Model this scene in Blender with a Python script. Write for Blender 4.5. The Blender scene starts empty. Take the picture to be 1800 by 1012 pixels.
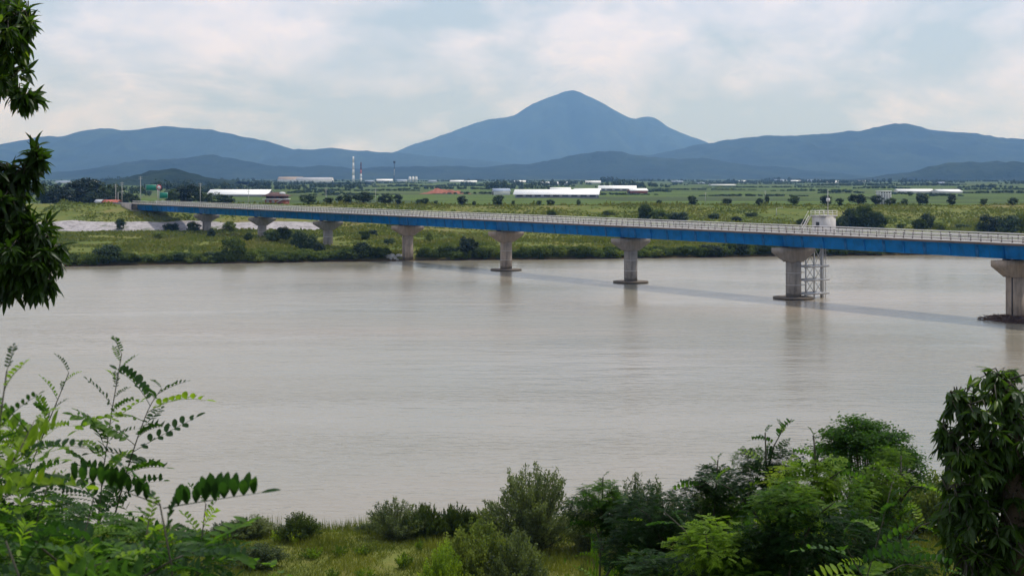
import bpy, math, random
import numpy as np
from mathutils import Vector, Matrix
R = math.radians
# ------------------------------------------------------------------ camera, world, sun, exposure
F, HZ, H = 2500.0, 313.0, 23.0           # focal length in photo pixels, horizon row, eye height over the water
scn = bpy.context.scene
COL = scn.collection
cam = bpy.data.cameras.new('camera'); camo = bpy.data.objects.new('camera', cam); COL.objects.link(camo)
camo.location = (0, 0, H); camo.rotation_euler = (R(90), 0, 0)
cam.sensor_width = 36; cam.lens = 36 * F / 1800; cam.shift_y = -(506 - HZ) / 1800
cam.clip_start = 0.1; cam.clip_end = 40000
cam.dof.use_dof = True; cam.dof.focus_distance = 250; cam.dof.aperture_fstop = 13
scn.camera = camo
SUN_AZ, SUN_EL = R(57), R(62)
world = bpy.data.worlds.new('World'); scn.world = world; world.use_nodes = True
def build_world():
    nt = world.node_tree; nt.nodes.clear(); N = nt.nodes.new; Lk = nt.links.new
    out = N('ShaderNodeOutputWorld'); bg = N('ShaderNodeBackground'); bg.inputs[1].default_value = 0.1
    sky = N('ShaderNodeTexSky'); sky.sky_type = 'NISHITA'; sky.sun_disc = False
    sky.sun_elevation = SUN_EL; sky.sun_rotation = SUN_AZ; sky.air_density = 1.0; sky.dust_density = 2.0
    tc = N('ShaderNodeTexCoord'); sep = N('ShaderNodeSeparateXYZ'); Lk(tc.outputs['Generated'], sep.inputs[0])
    def math_(op, a, b=None, clamp=False):
        m = N('ShaderNodeMath'); m.operation = op; m.use_clamp = clamp
        for i, v in enumerate((a, b)):
            if v is None: continue
            if isinstance(v, (int, float)): m.inputs[i].default_value = v
            else: Lk(v, m.inputs[i])
        return m.outputs[0]
    zz = math_('ADD', math_('ABSOLUTE', sep.outputs[2]), 0.42)
    u = math_('DIVIDE', sep.outputs[0], zz); v = math_('DIVIDE', sep.outputs[1], zz)
    cmb = N('ShaderNodeCombineXYZ'); Lk(u, cmb.inputs[0]); Lk(v, cmb.inputs[1])
    def noise(scale, detail, rough, off, dist=0.0):
        mp = N('ShaderNodeMapping'); mp.inputs['Location'].default_value = off
        Lk(cmb.outputs[0], mp.inputs[0])
        n = N('ShaderNodeTexNoise'); n.inputs['Scale'].default_value = scale; n.inputs['Detail'].default_value = detail
        n.inputs['Roughness'].default_value = rough; n.inputs['Distortion'].default_value = dist
        Lk(mp.outputs[0], n.inputs['Vector']); return n.outputs[0]
    def ramp(f, stops):
        r = N('ShaderNodeValToRGB'); e = r.color_ramp.elements
        while len(e) < len(stops): e.new(0.5)
        for q, (p, c) in zip(e, stops): q.position = p; q.color = (*c, 1)
        Lk(f, r.inputs[0]); return r.outputs[0]
    cover = ramp(noise(2.9, 9, 0.58, (3.1, 7.7, 0), 0.25), [(0.40, (0, 0, 0)), (0.54, (1, 1, 1))])
    body = ramp(noise(6.0, 9, 0.6, (9.3, 1.2, 4), 0.3), [(0.34, (6.2, 7.2, 9.2)), (0.48, (7.7, 8.2, 10.0)), (0.64, (9.2, 9.1, 10.6))])
    # the open patches: the clear sky veiled by thin high cloud
    veil = N('ShaderNodeMix'); veil.data_type = 'RGBA'; veil.inputs[0].default_value = 0.75
    Lk(sky.outputs[0], veil.inputs[6]); veil.inputs[7].default_value = (5.6, 7.0, 9.0, 1)
    mix = N('ShaderNodeMix'); mix.data_type = 'RGBA'
    Lk(cover, mix.inputs[0]); Lk(veil.outputs[2], mix.inputs[6]); Lk(body, mix.inputs[7])
    Lk(mix.outputs[2], bg.inputs[0]); Lk(bg.outputs[0], out.inputs[0])
build_world()
sun = bpy.data.lights.new('sun', 'SUN'); sun.energy = 3.1; sun.angle = R(0.6); sun.color = (1.0, 0.975, 0.93)
suno = bpy.data.objects.new('sun', sun); COL.objects.link(suno); suno.location = (200, 300, 900)
tosun = Vector((math.sin(SUN_AZ) * math.cos(SUN_EL), math.cos(SUN_AZ) * math.cos(SUN_EL), math.sin(SUN_EL)))
suno.rotation_euler = tosun.to_track_quat('Z', 'Y').to_euler()
vs = scn.view_settings; vs.view_transform = 'Standard'; vs.look = 'None'; vs.gamma = 1.0; vs.exposure = 0.0; vs.use_curve_mapping = False
cy = scn.cycles; cy.max_bounces = 8; cy.transmission_bounces = 4; cy.transparent_max_bounces = 8; cy.volume_bounces = 0
cy.use_denoising = True; cy.caustics_reflective = False; cy.caustics_refractive = False
try: cy.denoiser = 'OPENIMAGEDENOISE'
except Exception: pass

# ------------------------------------------------------------------ helpers
rng = np.random.default_rng(7); random.seed(7)
def PX(x, Y): return (x - 900) * Y / F                     # photo column at a given distance -> world x
def PZ(y, Y): return H - (y - HZ) * Y / F                  # photo row at a given distance -> world z
def P3(x, y, Y): return np.array([PX(x, Y), Y, PZ(y, Y)])

def mesh_np(name, V, faces, smooth=False):
    """V (n,3); faces: one array (m,k) or a list of such arrays"""
    V = np.asarray(V, dtype=np.float32)
    if not isinstance(faces, list): faces = [faces]
    faces = [np.asarray(f, dtype=np.int32) for f in faces if len(f)]
    me = bpy.data.meshes.new(name)
    me.vertices.add(len(V)); me.vertices.foreach_set('co', V.ravel())
    tot = np.concatenate([np.full(len(f), f.shape[1], np.int32) for f in faces])
    me.loops.add(int(tot.sum())); me.loops.foreach_set('vertex_index', np.concatenate([f.ravel() for f in faces]))
    me.polygons.add(len(tot)); st = np.zeros(len(tot), np.int32); st[1:] = np.cumsum(tot)[:-1]
    me.polygons.foreach_set('loop_start', st); me.polygons.foreach_set('loop_total', tot)
    if smooth: me.polygons.foreach_set('use_smooth', np.ones(len(tot), bool))
    me.update(calc_edges=True); me.validate(); return me

def link(name, me, mat=None, parent=None, loc=None, rz=None, kind=None):
    o = bpy.data.objects.new(name, me); COL.objects.link(o)
    if mat is not None and me is not None and not len(me.materials): me.materials.append(mat)
    if parent is not None: o.parent = parent
    if loc is not None: o.location = tuple(float(c) for c in loc)
    if rz is not None: o.rotation_euler = (0, 0, rz)
    if kind: o['kind'] = kind
    return o
def tag(o, label, cat, group=None):
    o['label'] = label; o['category'] = cat
    if group: o['group'] = group
    return o
def thing(name, label, cat, loc=(0, 0, 0), rz=0.0, group=None):
    return tag(link(name, None, loc=loc, rz=rz), label, cat, group)

class MB:
    """collects pieces of one mesh"""
    def __init__(s): s.v = []; s.f = {}; s.n = 0
    def add(s, V, Fs):
        V = np.asarray(V, float)
        for f in Fs: s.f.setdefault(len(f), []).append([i + s.n for i in f])
        s.v.append(V); s.n += len(V); return s
    def addnp(s, V, Fa):
        Fa = np.asarray(Fa); s.f.setdefault(Fa.shape[1], []).extend((Fa + s.n).tolist()); s.v.append(np.asarray(V, float)); s.n += len(V); return s
    def box(s, x0, x1, y0, y1, z0, z1):
        V = [(x, y, z) for z in (z0, z1) for x, y in ((x0, y0), (x1, y0), (x1, y1), (x0, y1))]
        return s.add(V, [(3, 2, 1, 0), (4, 5, 6, 7), (0, 1, 5, 4), (1, 2, 6, 5), (2, 3, 7, 6), (3, 0, 4, 7)])
    def prism(s, poly, axis, a, b):
        """extrude a 2D polygon along an axis ('x','y','z') from a to b"""
        n = len(poly); mk = {'x': lambda p, t: (t, p[0], p[1]), 'y': lambda p, t: (p[0], t, p[1]), 'z': lambda p, t: (p[0], p[1], t)}[axis]
        V = [mk(p, a) for p in poly] + [mk(p, b) for p in poly]
        return s.add(V, [tuple(range(n))[::-1], tuple(range(n, 2 * n))] + [(i, (i + 1) % n, n + (i + 1) % n, n + i) for i in range(n)])
    def tube(s, pts, rad, sides=6):
        pts = np.asarray(pts, float); n = len(pts)
        rad = np.full(n, rad) if np.isscalar(rad) else np.asarray(rad, float)
        t = np.gradient(pts, axis=0); t /= np.linalg.norm(t, axis=1, keepdims=True) + 1e-9
        ref = np.array([0.31, 0.83, 0.46]) if abs(t[0][2]) > 0.9 else np.array([0, 0, 1.0])
        a = np.cross(t, ref); a /= np.linalg.norm(a, axis=1, keepdims=True) + 1e-9; b = np.cross(t, a)
        ang = np.arange(sides) * 2 * math.pi / sides
        V = (pts[:, None] + rad[:, None, None] * (a[:, None] * np.cos(ang)[None, :, None] + b[:, None] * np.sin(ang)[None, :, None])).reshape(-1, 3)
        Fs = [(i * sides + j, i * sides + (j + 1) % sides, (i + 1) * sides + (j + 1) % sides, (i + 1) * sides + j) for i in range(n - 1) for j in range(sides)]
        Fs += [tuple(range(sides))[::-1], tuple(range((n - 1) * sides, n * sides))]
        return s.add(V, Fs)
    def mesh(s, name, smooth=False):
        return mesh_np(name, np.concatenate(s.v), [np.array(f) for f in s.f.values()], smooth)
    def obj(s, name, mat, parent=None, smooth=False, **k):
        return link(name, s.mesh(name, smooth), mat, parent, **k)

def vnoise(x, y, seed=0):
    """smooth value noise, about -1..1"""
    x = np.asarray(x, float); y = np.asarray(y, float)
    xi = np.floor(x).astype(np.int64); yi = np.floor(y).astype(np.int64); fx = x - xi; fy = y - yi
    def h(a, b):
        n = (a * 374761393 + b * 668265263 + seed * 1442695041) & 0x7fffffff
        n = ((n ^ (n >> 13)) * 1274126177) & 0x7fffffff
        return (n ^ (n >> 16)) % 65536 / 32767.5 - 1
    fx = fx * fx * (3 - 2 * fx); fy = fy * fy * (3 - 2 * fy)
    return (h(xi, yi) * (1 - fx) + h(xi + 1, yi) * fx) * (1 - fy) + (h(xi, yi + 1) * (1 - fx) + h(xi + 1, yi + 1) * fx) * fy
def fbm(x, y, oct=4, seed=0):
    r = 0; a = 1.0
    for i in range(oct): r = r + a * vnoise(x * 2**i, y * 2**i, seed + i); a *= 0.5
    return r

# ------------------------------------------------------------------ materials
class NT:
    def __init__(s, name):
        s.m = bpy.data.materials.new(name); s.m.use_nodes = True; s.t = s.m.node_tree; s.t.nodes.clear()
        s.out = s.n('ShaderNodeOutputMaterial')
    def n(s, typ, **k):
        q = s.t.nodes.new(typ)
        for a, b in k.items(): setattr(q, a, b)
        return q
    def set(s, sock, v):
        if hasattr(v, 'links') and hasattr(v, 'is_output'): s.t.links.new(v, sock)
        else: sock.default_value = v if not (isinstance(v, tuple) and len(v) == 3 and sock.type == 'RGBA') else (*v, 1)
    def noise(s, scale, vec=None, detail=4, rough=0.55, dist=0.0):
        q = s.n('ShaderNodeTexNoise'); s.set(q.inputs['Scale'], scale); s.set(q.inputs['Detail'], detail)
        s.set(q.inputs['Roughness'], rough); s.set(q.inputs['Distortion'], dist)
        if vec is not None: s.set(q.inputs['Vector'], vec)
        return q.outputs[0]
    def ramp(s, f, stops):
        q = s.n('ShaderNodeValToRGB'); e = q.color_ramp.elements
        while len(e) < len(stops): e.new(0.5)
        for w, (p, c) in zip(e, stops): w.position = p; w.color = (*c, 1) if isinstance(c, tuple) else (c, c, c, 1)
        s.set(q.inputs[0], f); return q.outputs[0]
    def mix(s, f, a, b, blend='MIX'):
        q = s.n('ShaderNodeMix', data_type='RGBA', blend_type=blend)
        s.set(q.inputs[0], f); s.set(q.inputs[6], a); s.set(q.inputs[7], b); return q.outputs[2]
    def math(s, op, a, b=0.0, clamp=False):
        q = s.n('ShaderNodeMath', operation=op, use_clamp=clamp); s.set(q.inputs[0], a); s.set(q.inputs[1], b); return q.outputs[0]
    def mapping(s, vec, scale=(1, 1, 1), rot=(0, 0, 0), loc=(0, 0, 0)):
        q = s.n('ShaderNodeMapping'); s.set(q.inputs[0], vec); q.inputs['Scale'].default_value = scale
        q.inputs['Rotation'].default_value = rot; q.inputs['Location'].default_value = loc; return q.outputs[0]
    def pos(s): return s.n('ShaderNodeNewGeometry').outputs['Position']
    def objc(s): return s.n('ShaderNodeTexCoord').outputs['Object']
    def rand(s): return s.n('ShaderNodeObjectInfo').outputs['Random']
    def sep(s, v): q = s.n('ShaderNodeSeparateXYZ'); s.set(q.inputs[0], v); return q.outputs
    def bump(s, h, strength=0.5, dist=0.1):
        q = s.n('ShaderNodeBump'); s.set(q.inputs['Height'], h); s.set(q.inputs['Strength'], strength); s.set(q.inputs['Distance'], dist); return q.outputs[0]
    def bsdf(s, col, rough=0.8, spec=0.3, normal=None, metal=0.0):
        q = s.n('ShaderNodeBsdfPrincipled'); s.set(q.inputs['Base Color'], col); s.set(q.inputs['Roughness'], rough)
        s.set(q.inputs['Specular IOR Level'], spec); s.set(q.inputs['Metallic'], metal)
        if normal is not None: s.set(q.inputs['Normal'], normal)
        return q.outputs[0]
    def done(s, sh): s.t.links.new(sh, s.out.inputs[0]); return s.m

def mat_leaf(name, dark, mid, light, trans=0.35, rough=0.45, spec=0.35, nscale=0.6, tcol=None, per_obj=0.5):
    """leaf colour varies by leaf clump (position) and by plant; thin leaves pass light"""
    t = NT(name); p = t.pos()
    f = t.math('ADD', t.math('MULTIPLY', t.noise(nscale, p, 3), 1 - per_obj * 0.5), t.math('MULTIPLY', t.math('SUBTRACT', t.rand(), 0.5), per_obj))
    f = t.math('ADD', f, t.math('MULTIPLY', t.math('SUBTRACT', t.noise(nscale * 9, p, 2), 0.5), 0.5))
    c = t.ramp(f, [(0.22, dark), (0.45, mid), (0.74, light), (0.98, tuple(a * k for a, k in zip(light, (1.9, 1.25, 1.1))))])
    b = t.bsdf(c, rough, spec)
    tr = t.n('ShaderNodeBsdfTranslucent'); t.set(tr.inputs[0], t.mix(1.0, c, tcol or (1.6, 1.7, 0.75), 'MULTIPLY'))
    ms = t.n('ShaderNodeMixShader'); t.set(ms.inputs[0], trans); t.t.links.new(b, ms.inputs[1]); t.t.links.new(tr.outputs[0], ms.inputs[2])
    return t.done(ms.outputs[0])
def mat_plain(name, col, rough=0.7, spec=0.3, var=0.25, nscale=1.5, bump=0.0, metal=0.0, streak=None):
    t = NT(name); p = t.objc()
    v = p if streak is None else t.mapping(p, scale=streak)
    n = t.noise(nscale, v, 5, 0.6)
    d = tuple(c * (1 - var) for c in col); l = tuple(min(1, c * (1 + var * 0.6)) for c in col)
    c = t.ramp(n, [(0.3, d), (0.5, col), (0.72, l)])
    return t.done(t.bsdf(c, rough, spec, t.bump(t.noise(nscale * 6, p, 4), bump, 0.05) if bump else None, metal))

M = {}
def mat_stained(name, col, stain, tide, rough, streak, amt, lo=0.56, hi=0.72):
    t = NT(name); p = t.objc(); x, y, z = t.sep(p); n = t.noise(0.6, p, 6, 0.65)
    c = t.ramp(n, [(0.3, tuple(a * 0.72 for a in col)), (0.5, col), (0.72, tuple(min(1, a * 1.2) for a in col))])
    st = t.math('MULTIPLY', t.ramp(t.noise(1.0, t.mapping(p, streak), 5, 0.7), [(lo, 0.0), (hi, 1.0)]), amt); c = t.mix(st, c, stain)
    if tide:
        lev = t.math('SUBTRACT', 1.0, t.math('DIVIDE', t.math('SUBTRACT', t.math('ADD', z, t.math('MULTIPLY', t.noise(0.9, p, 4), -0.9)), 0.35), 0.35, True)); c = t.mix(t.math('MULTIPLY', lev, 0.75), c, (0.075, 0.062, 0.045))
    return t.done(t.bsdf(c, rough, 0.3, t.bump(t.noise(7, p, 4), 0.15, 0.03)))
M['blue'] = mat_stained('stained_blue_paint', (0.004, 0.25, 0.78), (0.045, 0.10, 0.20), False, 0.42, (1.3, 1, 0.12), 0.6)
M['blue_dark'] = mat_plain('blue_paint_plate', (0.006, 0.16, 0.45), 0.5, 0.4, 0.2, 0.6)
M['concrete_pale'] = mat_plain('pale_concrete', (0.50, 0.48, 0.46), 0.88, 0.2, 0.2, 0.8, 0.2)
M['concrete'] = mat_stained('stained_concrete', (0.27, 0.24, 0.21), (0.09, 0.075, 0.06), True, 0.9, (2.2, 2.2, 0.16), 0.7, 0.5, 0.7)
M['concrete_tan'] = mat_stained('stained_tan_concrete', (0.34, 0.27, 0.21), (0.10, 0.08, 0.06), True, 0.9, (2.2, 2.2, 0.16), 0.7, 0.5, 0.7)
M['slab'] = mat_plain('slab_edge_concrete', (0.17, 0.13, 0.105), 0.9, 0.2, 0.45, 0.5, 0.2, streak=(0.6, 1, 2))
M['asphalt'] = mat_plain('asphalt', (0.15, 0.14, 0.13), 0.9, 0.25, 0.25, 0.7, 0.15)
M['rail'] = mat_plain('pale_rail_paint', (0.82, 0.77, 0.72), 0.55, 0.4, 0.15, 0.4)
M['post'] = mat_plain('brown_post', (0.10, 0.07, 0.055), 0.7, 0.3, 0.25, 2.0)
M['steel'] = mat_plain('galvanised_steel', (0.48, 0.47, 0.46), 0.5, 0.5, 0.2, 1.2, metal=0.25)
M['white'] = mat_plain('white_sheet_roof', (0.84, 0.83, 0.80), 0.6, 0.3, 0.07, 0.12, streak=(1, 0.1, 1))
M['wall_grey'] = mat_plain('grey_wall', (0.34, 0.35, 0.37), 0.85, 0.2, 0.2, 0.3)
M['wall_white'] = mat_plain('white_wall', (0.66, 0.66, 0.65), 0.85, 0.2, 0.15, 0.3)
M['dark'] = mat_plain('dark_opening', (0.03, 0.032, 0.036), 0.6, 0.3, 0.3, 0.5)
M['brick'] = mat_plain('red_brick_wall', (0.26, 0.09, 0.06), 0.9, 0.15, 0.3, 0.8)
M['roof_brown'] = mat_plain('brown_roof', (0.11, 0.06, 0.05), 0.8, 0.2, 0.3, 0.7)
M['roof_red'] = mat_plain('red_roof', (0.45, 0.13, 0.09), 0.75, 0.2, 0.25, 0.5)
M['roof_blue'] = mat_plain('grey_blue_roof', (0.25, 0.30, 0.38), 0.7, 0.3, 0.2, 0.4)
M['sign'] = mat_plain('green_sign', (0.0, 0.19, 0.115), 0.45, 0.4, 0.08, 0.5)
M['red'] = mat_plain('red_sign', (0.55, 0.03, 0.03), 0.5, 0.4, 0.08, 0.5)
M['pole'] = mat_plain('concrete_pole', (0.42, 0.41, 0.38), 0.85, 0.2, 0.2, 0.8)
M['bark'] = mat_plain('bark', (0.07, 0.052, 0.038), 0.95, 0.15, 0.4, 9, 0.5, streak=(1, 1, 0.25))
M['twig'] = mat_plain('locust_twig', (0.055, 0.05, 0.035), 0.8, 0.25, 0.4, 14)
M['driftwood'] = mat_plain('wet_driftwood', (0.075, 0.045, 0.032), 0.9, 0.2, 0.5, 0.8)
M['rock'] = mat_plain('pale_rock', (0.42, 0.41, 0.38), 0.92, 0.2, 0.3, 0.8, 0.4)
M['leaf_far'] = mat_leaf('far_tree_leaves', (0.012, 0.025, 0.011), (0.025, 0.048, 0.016), (0.062, 0.096, 0.026), 0.2, 0.6, 0.2, 0.25)
M['leaf_bank'] = mat_leaf('bank_shrub_leaves', (0.036, 0.056, 0.012), (0.088, 0.122, 0.022), (0.190, 0.220, 0.045), 0.34, 0.7, 0.1, 0.22)
M['leaf_willow'] = mat_leaf('willow_leaves', (0.042, 0.062, 0.022), (0.095, 0.122, 0.040), (0.19, 0.22, 0.07), 0.36, 0.55, 0.25, 0.7)
M['leaf_bright'] = mat_leaf('bright_bush_leaves', (0.070, 0.115, 0.010), (0.160, 0.240, 0.018), (0.31, 0.37, 0.03), 0.46, 0.5, 0.25, 0.8)
M['leaf_locust'] = mat_leaf('locust_leaves', (0.012, 0.036, 0.007), (0.040, 0.100, 0.008), (0.165, 0.255, 0.018), 0.46, 0.55, 0.12, 1.2, per_obj=0.9)
M['leaf_locust_near'] = mat_leaf('near_locust_leaves', (0.020, 0.054, 0.012), (0.060, 0.130, 0.014), (0.180, 0.270, 0.024), 0.50, 0.5, 0.18, 5.0, per_obj=0.9)
M['leaf_chestnut'] = mat_leaf('chestnut_leaves', (0.018, 0.040, 0.007), (0.044, 0.088, 0.012), (0.150, 0.205, 0.022), 0.48, 0.40, 0.28, 1.6, per_obj=0.6)
M['grass_blade'] = mat_leaf('grass_blades', (0.075, 0.095, 0.014), (0.170, 0.180, 0.026), (0.33, 0.27, 0.075), 0.36, 0.7, 0.15, 0.35)
M['reed'] = mat_leaf('far_tall_grass', (0.062, 0.088, 0.016), (0.125, 0.145, 0.026), (0.225, 0.195, 0.058), 0.25, 0.7, 0.15, 0.045)
M['forest'] = None

def mat_ground():
    t = NT('ground'); p = t.pos(); x, y, z = t.sep(p)
    big = t.noise(0.018, p, 5, 0.6); med = t.noise(0.12, p, 5, 0.65); fine = t.noise(1.3, p, 4, 0.7)
    m = t.math('ADD', t.math('MULTIPLY', big, 0.55), t.math('ADD', t.math('MULTIPLY', med, 0.35), t.math('MULTIPLY', fine, 0.15)))
    grass = t.ramp(m, [(0.36, (0.042, 0.066, 0.014)), (0.46, (0.085, 0.112, 0.020)), (0.55, (0.130, 0.140, 0.030)), (0.66, (0.185, 0.145, 0.055))])
    # paddies and plots on the plain behind the levee: long strips, each its own green
    fx = t.math('FLOOR', t.math('DIVIDE', t.math('ADD', x, t.math('MULTIPLY', y, 0.22)), 130.0)); fy = t.math('FLOOR', t.math('DIVIDE', t.math('ADD', y, t.math('MULTIPLY', x, 0.05)), 62.0))
    wn = t.n('ShaderNodeTexWhiteNoise', noise_dimensions='2D'); cv = t.n('ShaderNodeCombineXYZ'); t.set(cv.inputs[0], fx); t.set(cv.inputs[1], fy); t.set(wn.inputs['Vector'], cv.outputs[0])
    field = t.ramp(t.math('ADD', t.math('MULTIPLY', wn.outputs[0], 0.62), t.math('ADD', t.math('MULTIPLY', med, 0.22), t.math('MULTIPLY', fine, 0.12))),
                   [(0.0, (0.030, 0.050, 0.014)), (0.25, (0.062, 0.095, 0.014)), (0.5, (0.085, 0.130, 0.016)), (0.68, (0.042, 0.062, 0.020)), (0.80, (0.095, 0.110, 0.030)), (0.93, (0.15, 0.125, 0.052))])
    dyk = t.math('LESS_THAN', t.math('FRACT', t.math('DIVIDE', t.math('ADD', y, t.math('MULTIPLY', x, 0.05)), 62.0)), 0.16)
    field = t.mix(dyk, field, (0.034, 0.046, 0.020))
    c = t.mix(t.math('GREATER_THAN', y, 640.0), grass, field)
    far = t.math('DIVIDE', t.math('SUBTRACT', y, 2600.0), 1800.0, True)
    c = t.mix(far, c, t.ramp(t.noise(0.006, t.mapping(p, (1, 3, 1)), 5), [(0.35, (0.03, 0.06, 0.03)), (0.55, (0.055, 0.085, 0.035)), (0.75, (0.11, 0.11, 0.06))]))
    mud = t.math('SUBTRACT', 1.0, t.math('DIVIDE', t.math('SUBTRACT', z, 0.15), 0.7, True))
    c = t.mix(mud, c, (0.075, 0.048, 0.026))
    return t.done(t.bsdf(c, 0.95, 0.1, t.bump(fine, 0.6, 0.3)))
M['ground'] = mat_ground()
def mat_water():
    t = NT('muddy_water'); p = t.pos()
    cur = t.noise(0.006, t.mapping(p, (1, 2.2, 1), (0, 0, R(-14))), 5, 0.55, 0.6)
    col = t.ramp(cur, [(0.30, (0.182, 0.174, 0.132)), (0.5, (0.220, 0.194, 0.142)), (0.70, (0.272, 0.220, 0.162))])
    w1 = t.noise(0.9, t.mapping(p, (0.45, 1.3, 1), (0, 0, R(12))), 3, 0.55, 0.3)
    w2 = t.noise(0.16, t.mapping(p, (0.5, 1.4, 1), (0, 0, R(10))), 3, 0.5)
    patch = t.ramp(t.noise(0.014, t.mapping(p, (0.6, 2.2, 1), (0, 0, R(6)), (31, 8, 0)), 4), [(0.40, 0.25), (0.62, 1.0)])
    h = t.math('ADD', t.math('MULTIPLY', t.math('MULTIPLY', w1, 0.30), patch), t.math('MULTIPLY', w2, 0.36))
    b = t.n('ShaderNodeBump'); t.set(b.inputs['Height'], h); t.set(b.inputs['Strength'], 0.5); t.set(b.inputs['Distance'], 1.0)
    q = t.n('ShaderNodeBsdfPrincipled'); t.set(q.inputs['Base Color'], col); t.set(q.inputs['Roughness'], t.ramp(t.noise(0.011, t.mapping(p, (0.5, 2.0, 1), (0, 0, R(-7)), (5, 77, 0)), 5, 0.6, 0.8), [(0.38, 0.13), (0.62, 0.25)])); t.set(q.inputs['IOR'], 1.333)
    t.set(q.inputs['Normal'], b.outputs[0]); return t.done(q.outputs[0])
M['water'] = mat_water()
def mat_forest(name, scale=1.0):
    t = NT(name); p = t.pos()
    a = t.noise(0.004 * scale, p, 6, 0.65); b = t.noise(0.05 * scale, p, 3, 0.6)
    f = t.math('ADD', t.math('MULTIPLY', a, 0.7), t.math('MULTIPLY', b, 0.3))
    c = t.ramp(f, [(0.32, (0.006, 0.013, 0.010)), (0.5, (0.013, 0.025, 0.014)), (0.66, (0.030, 0.046, 0.020)), (0.74, (0.055, 0.075, 0.035))])
    return t.done(t.bsdf(c, 0.95, 0.05, t.bump(b, 0.9, 8.0)))
M['forest'] = mat_forest('forest')
def mat_revet():
    t = NT('revetment_blocks'); p = t.pos()
    n = t.noise(0.5, p, 6, 0.7)
    c = t.ramp(n, [(0.30, (0.14, 0.125, 0.115)), (0.46, (0.30, 0.275, 0.27)), (0.68, (0.42, 0.385, 0.38))])
    c = t.mix(t.ramp(t.noise(0.09, p, 4), [(0.60, 0.0), (0.68, 1.0)]), c, (0.07, 0.09, 0.03))
    return t.done(t.bsdf(c, 0.95, 0.1, t.bump(n, 0.8, 0.2)))
M['revet'] = mat_revet()
M['earth'] = mat_plain('red_bare_earth', (0.27, 0.105, 0.066), 0.95, 0.1, 0.35, 0.12, 0.4)
# ------------------------------------------------------------------ the ground
def far_bank(X):
    return np.interp(X, [-3000, -400, -113, -72, -32, 16, 84, 154, 500, 3000], [330, 338, 370, 385, 395, 404, 419, 430, 470, 480]) + 1.6 * vnoise(np.asarray(X, float) / 11, 0.5, 3) + 0.8 * vnoise(np.asarray(X, float) / 4, 2.5, 5)
def near_bank(X):
    return 91 + 2.2 * vnoise(np.asarray(X, float) / 9, 0.3, 11) + np.interp(X, [-300, -40, 40, 300], [-10, 0, 2, 10])
def plain(Y): return 9 + 0.002 * np.clip(Y - 1200, 0, 3800)
def ground(X, Y):
    X = np.asarray(X, float); Y = np.asarray(Y, float)
    dn = near_bank(X) - Y
    zn = np.interp(dn, [-6, 0, 3, 9, 22, 36, 52, 72, 82, 89, 92, 140], [-2.5, -0.1, 0.9, 1.5, 2.2, 3.4, 7.0, 14.3, 18.0, 20.6, 21.3, 24])
    zn = zn + np.where(dn > 4, 0.18 * fbm(X / 4, Y / 4, 3, 21), 0)
    df = Y - far_bank(X)
    zf = np.interp(df, [-6, 0, 2.5, 7, 60, 120], [-2.5, -0.1, 0.9, 1.6, 2.5, 3.0])
    w = np.clip((X + 95) / 70, 0, 1); w = w * w * (3 - 2 * w)          # steep armoured levee on the left, a long grass slope on the right
    zl = np.interp(Y, [535, 548, 588, 600, 628], [2.9, 6.0, 12, 12, 9]) * (1 - w) + np.interp(Y, [478, 520, 592, 602, 640], [2.6, 4.6, 11.4, 11.4, 9]) * w
    zf = np.where(Y < 478, zf, np.maximum(np.minimum(zf, 3.0), zl))
    zf = np.where(Y > 640, plain(Y), zf)
    zf = zf + np.where((df > 8) & (Y < 700), 0.25 * fbm(X / 14, Y / 14, 3, 5), 0)
    mid = 0.5 * (near_bank(X) + far_bank(X))
    return np.where(Y < mid, zn, zf)
def grid(xs, ys, zf):
    X, Y = np.meshgrid(xs, ys); Z = zf(X, Y); nx, ny = len(xs), len(ys)
    V = np.stack([X, Y, Z], -1).reshape(-1, 3)
    i = (np.arange(ny - 1)[:, None] * nx + np.arange(nx - 1)[None]).ravel()
    return V, np.stack([i, i + 1, i + nx + 1, i + nx], -1)
def spread(lo, hi, step, end, ratio):
    a = [hi]; s = step
    while a[-1] < end: s *= ratio; a.append(a[-1] + s)
    return a[1:]
xs = list(np.arange(-210, 232, 2.2)); xs = [-v for v in spread(0, 210, 2.2, 12500, 1.13)][::-1] + xs + spread(0, 232, 2.2, 12500, 1.13)
ys = [-150, -80, -40, -20, -10, -5] + list(np.arange(-2, 104, 1.6)) + list(np.arange(106, 330, 14)) + list(np.arange(330, 660, 2.0)); ys = ys + spread(0, ys[-1], 2.0, 16800, 1.06)
V, Fa = grid(np.array(xs), np.array(ys), ground)
link('ground', mesh_np('ground', V, Fa, True), M['ground'], kind='structure')
V, Fa = grid(np.linspace(-12000, 12000, 40), np.linspace(60, 520, 12), lambda a, b: a * 0)
link('river_water', mesh_np('river_water', V, Fa), M['water'], kind='structure')
# armoured toe of the levee left of the bridge
V, Fa = grid(np.arange(-260, -66, 2.0), np.arange(533.5, 549.5, 1.0), lambda a, b: ground(a, b) + 0.10 + 0.10 * vnoise(a / 1.1, b / 0.8, 8))
ragged = 1.6 * vnoise(V[:, 0] / 9, V[:, 1] * 0, 9)
V[:, 1] += ragged; V[:, 2] = ground(V[:, 0], V[:, 1]) + 0.12 + 0.10 * vnoise(V[:, 0] / 1.1, V[:, 1] / 0.8, 8)
link('stone_revetment', mesh_np('stone_revetment', V, Fa), M['revet'], kind='structure')
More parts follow.
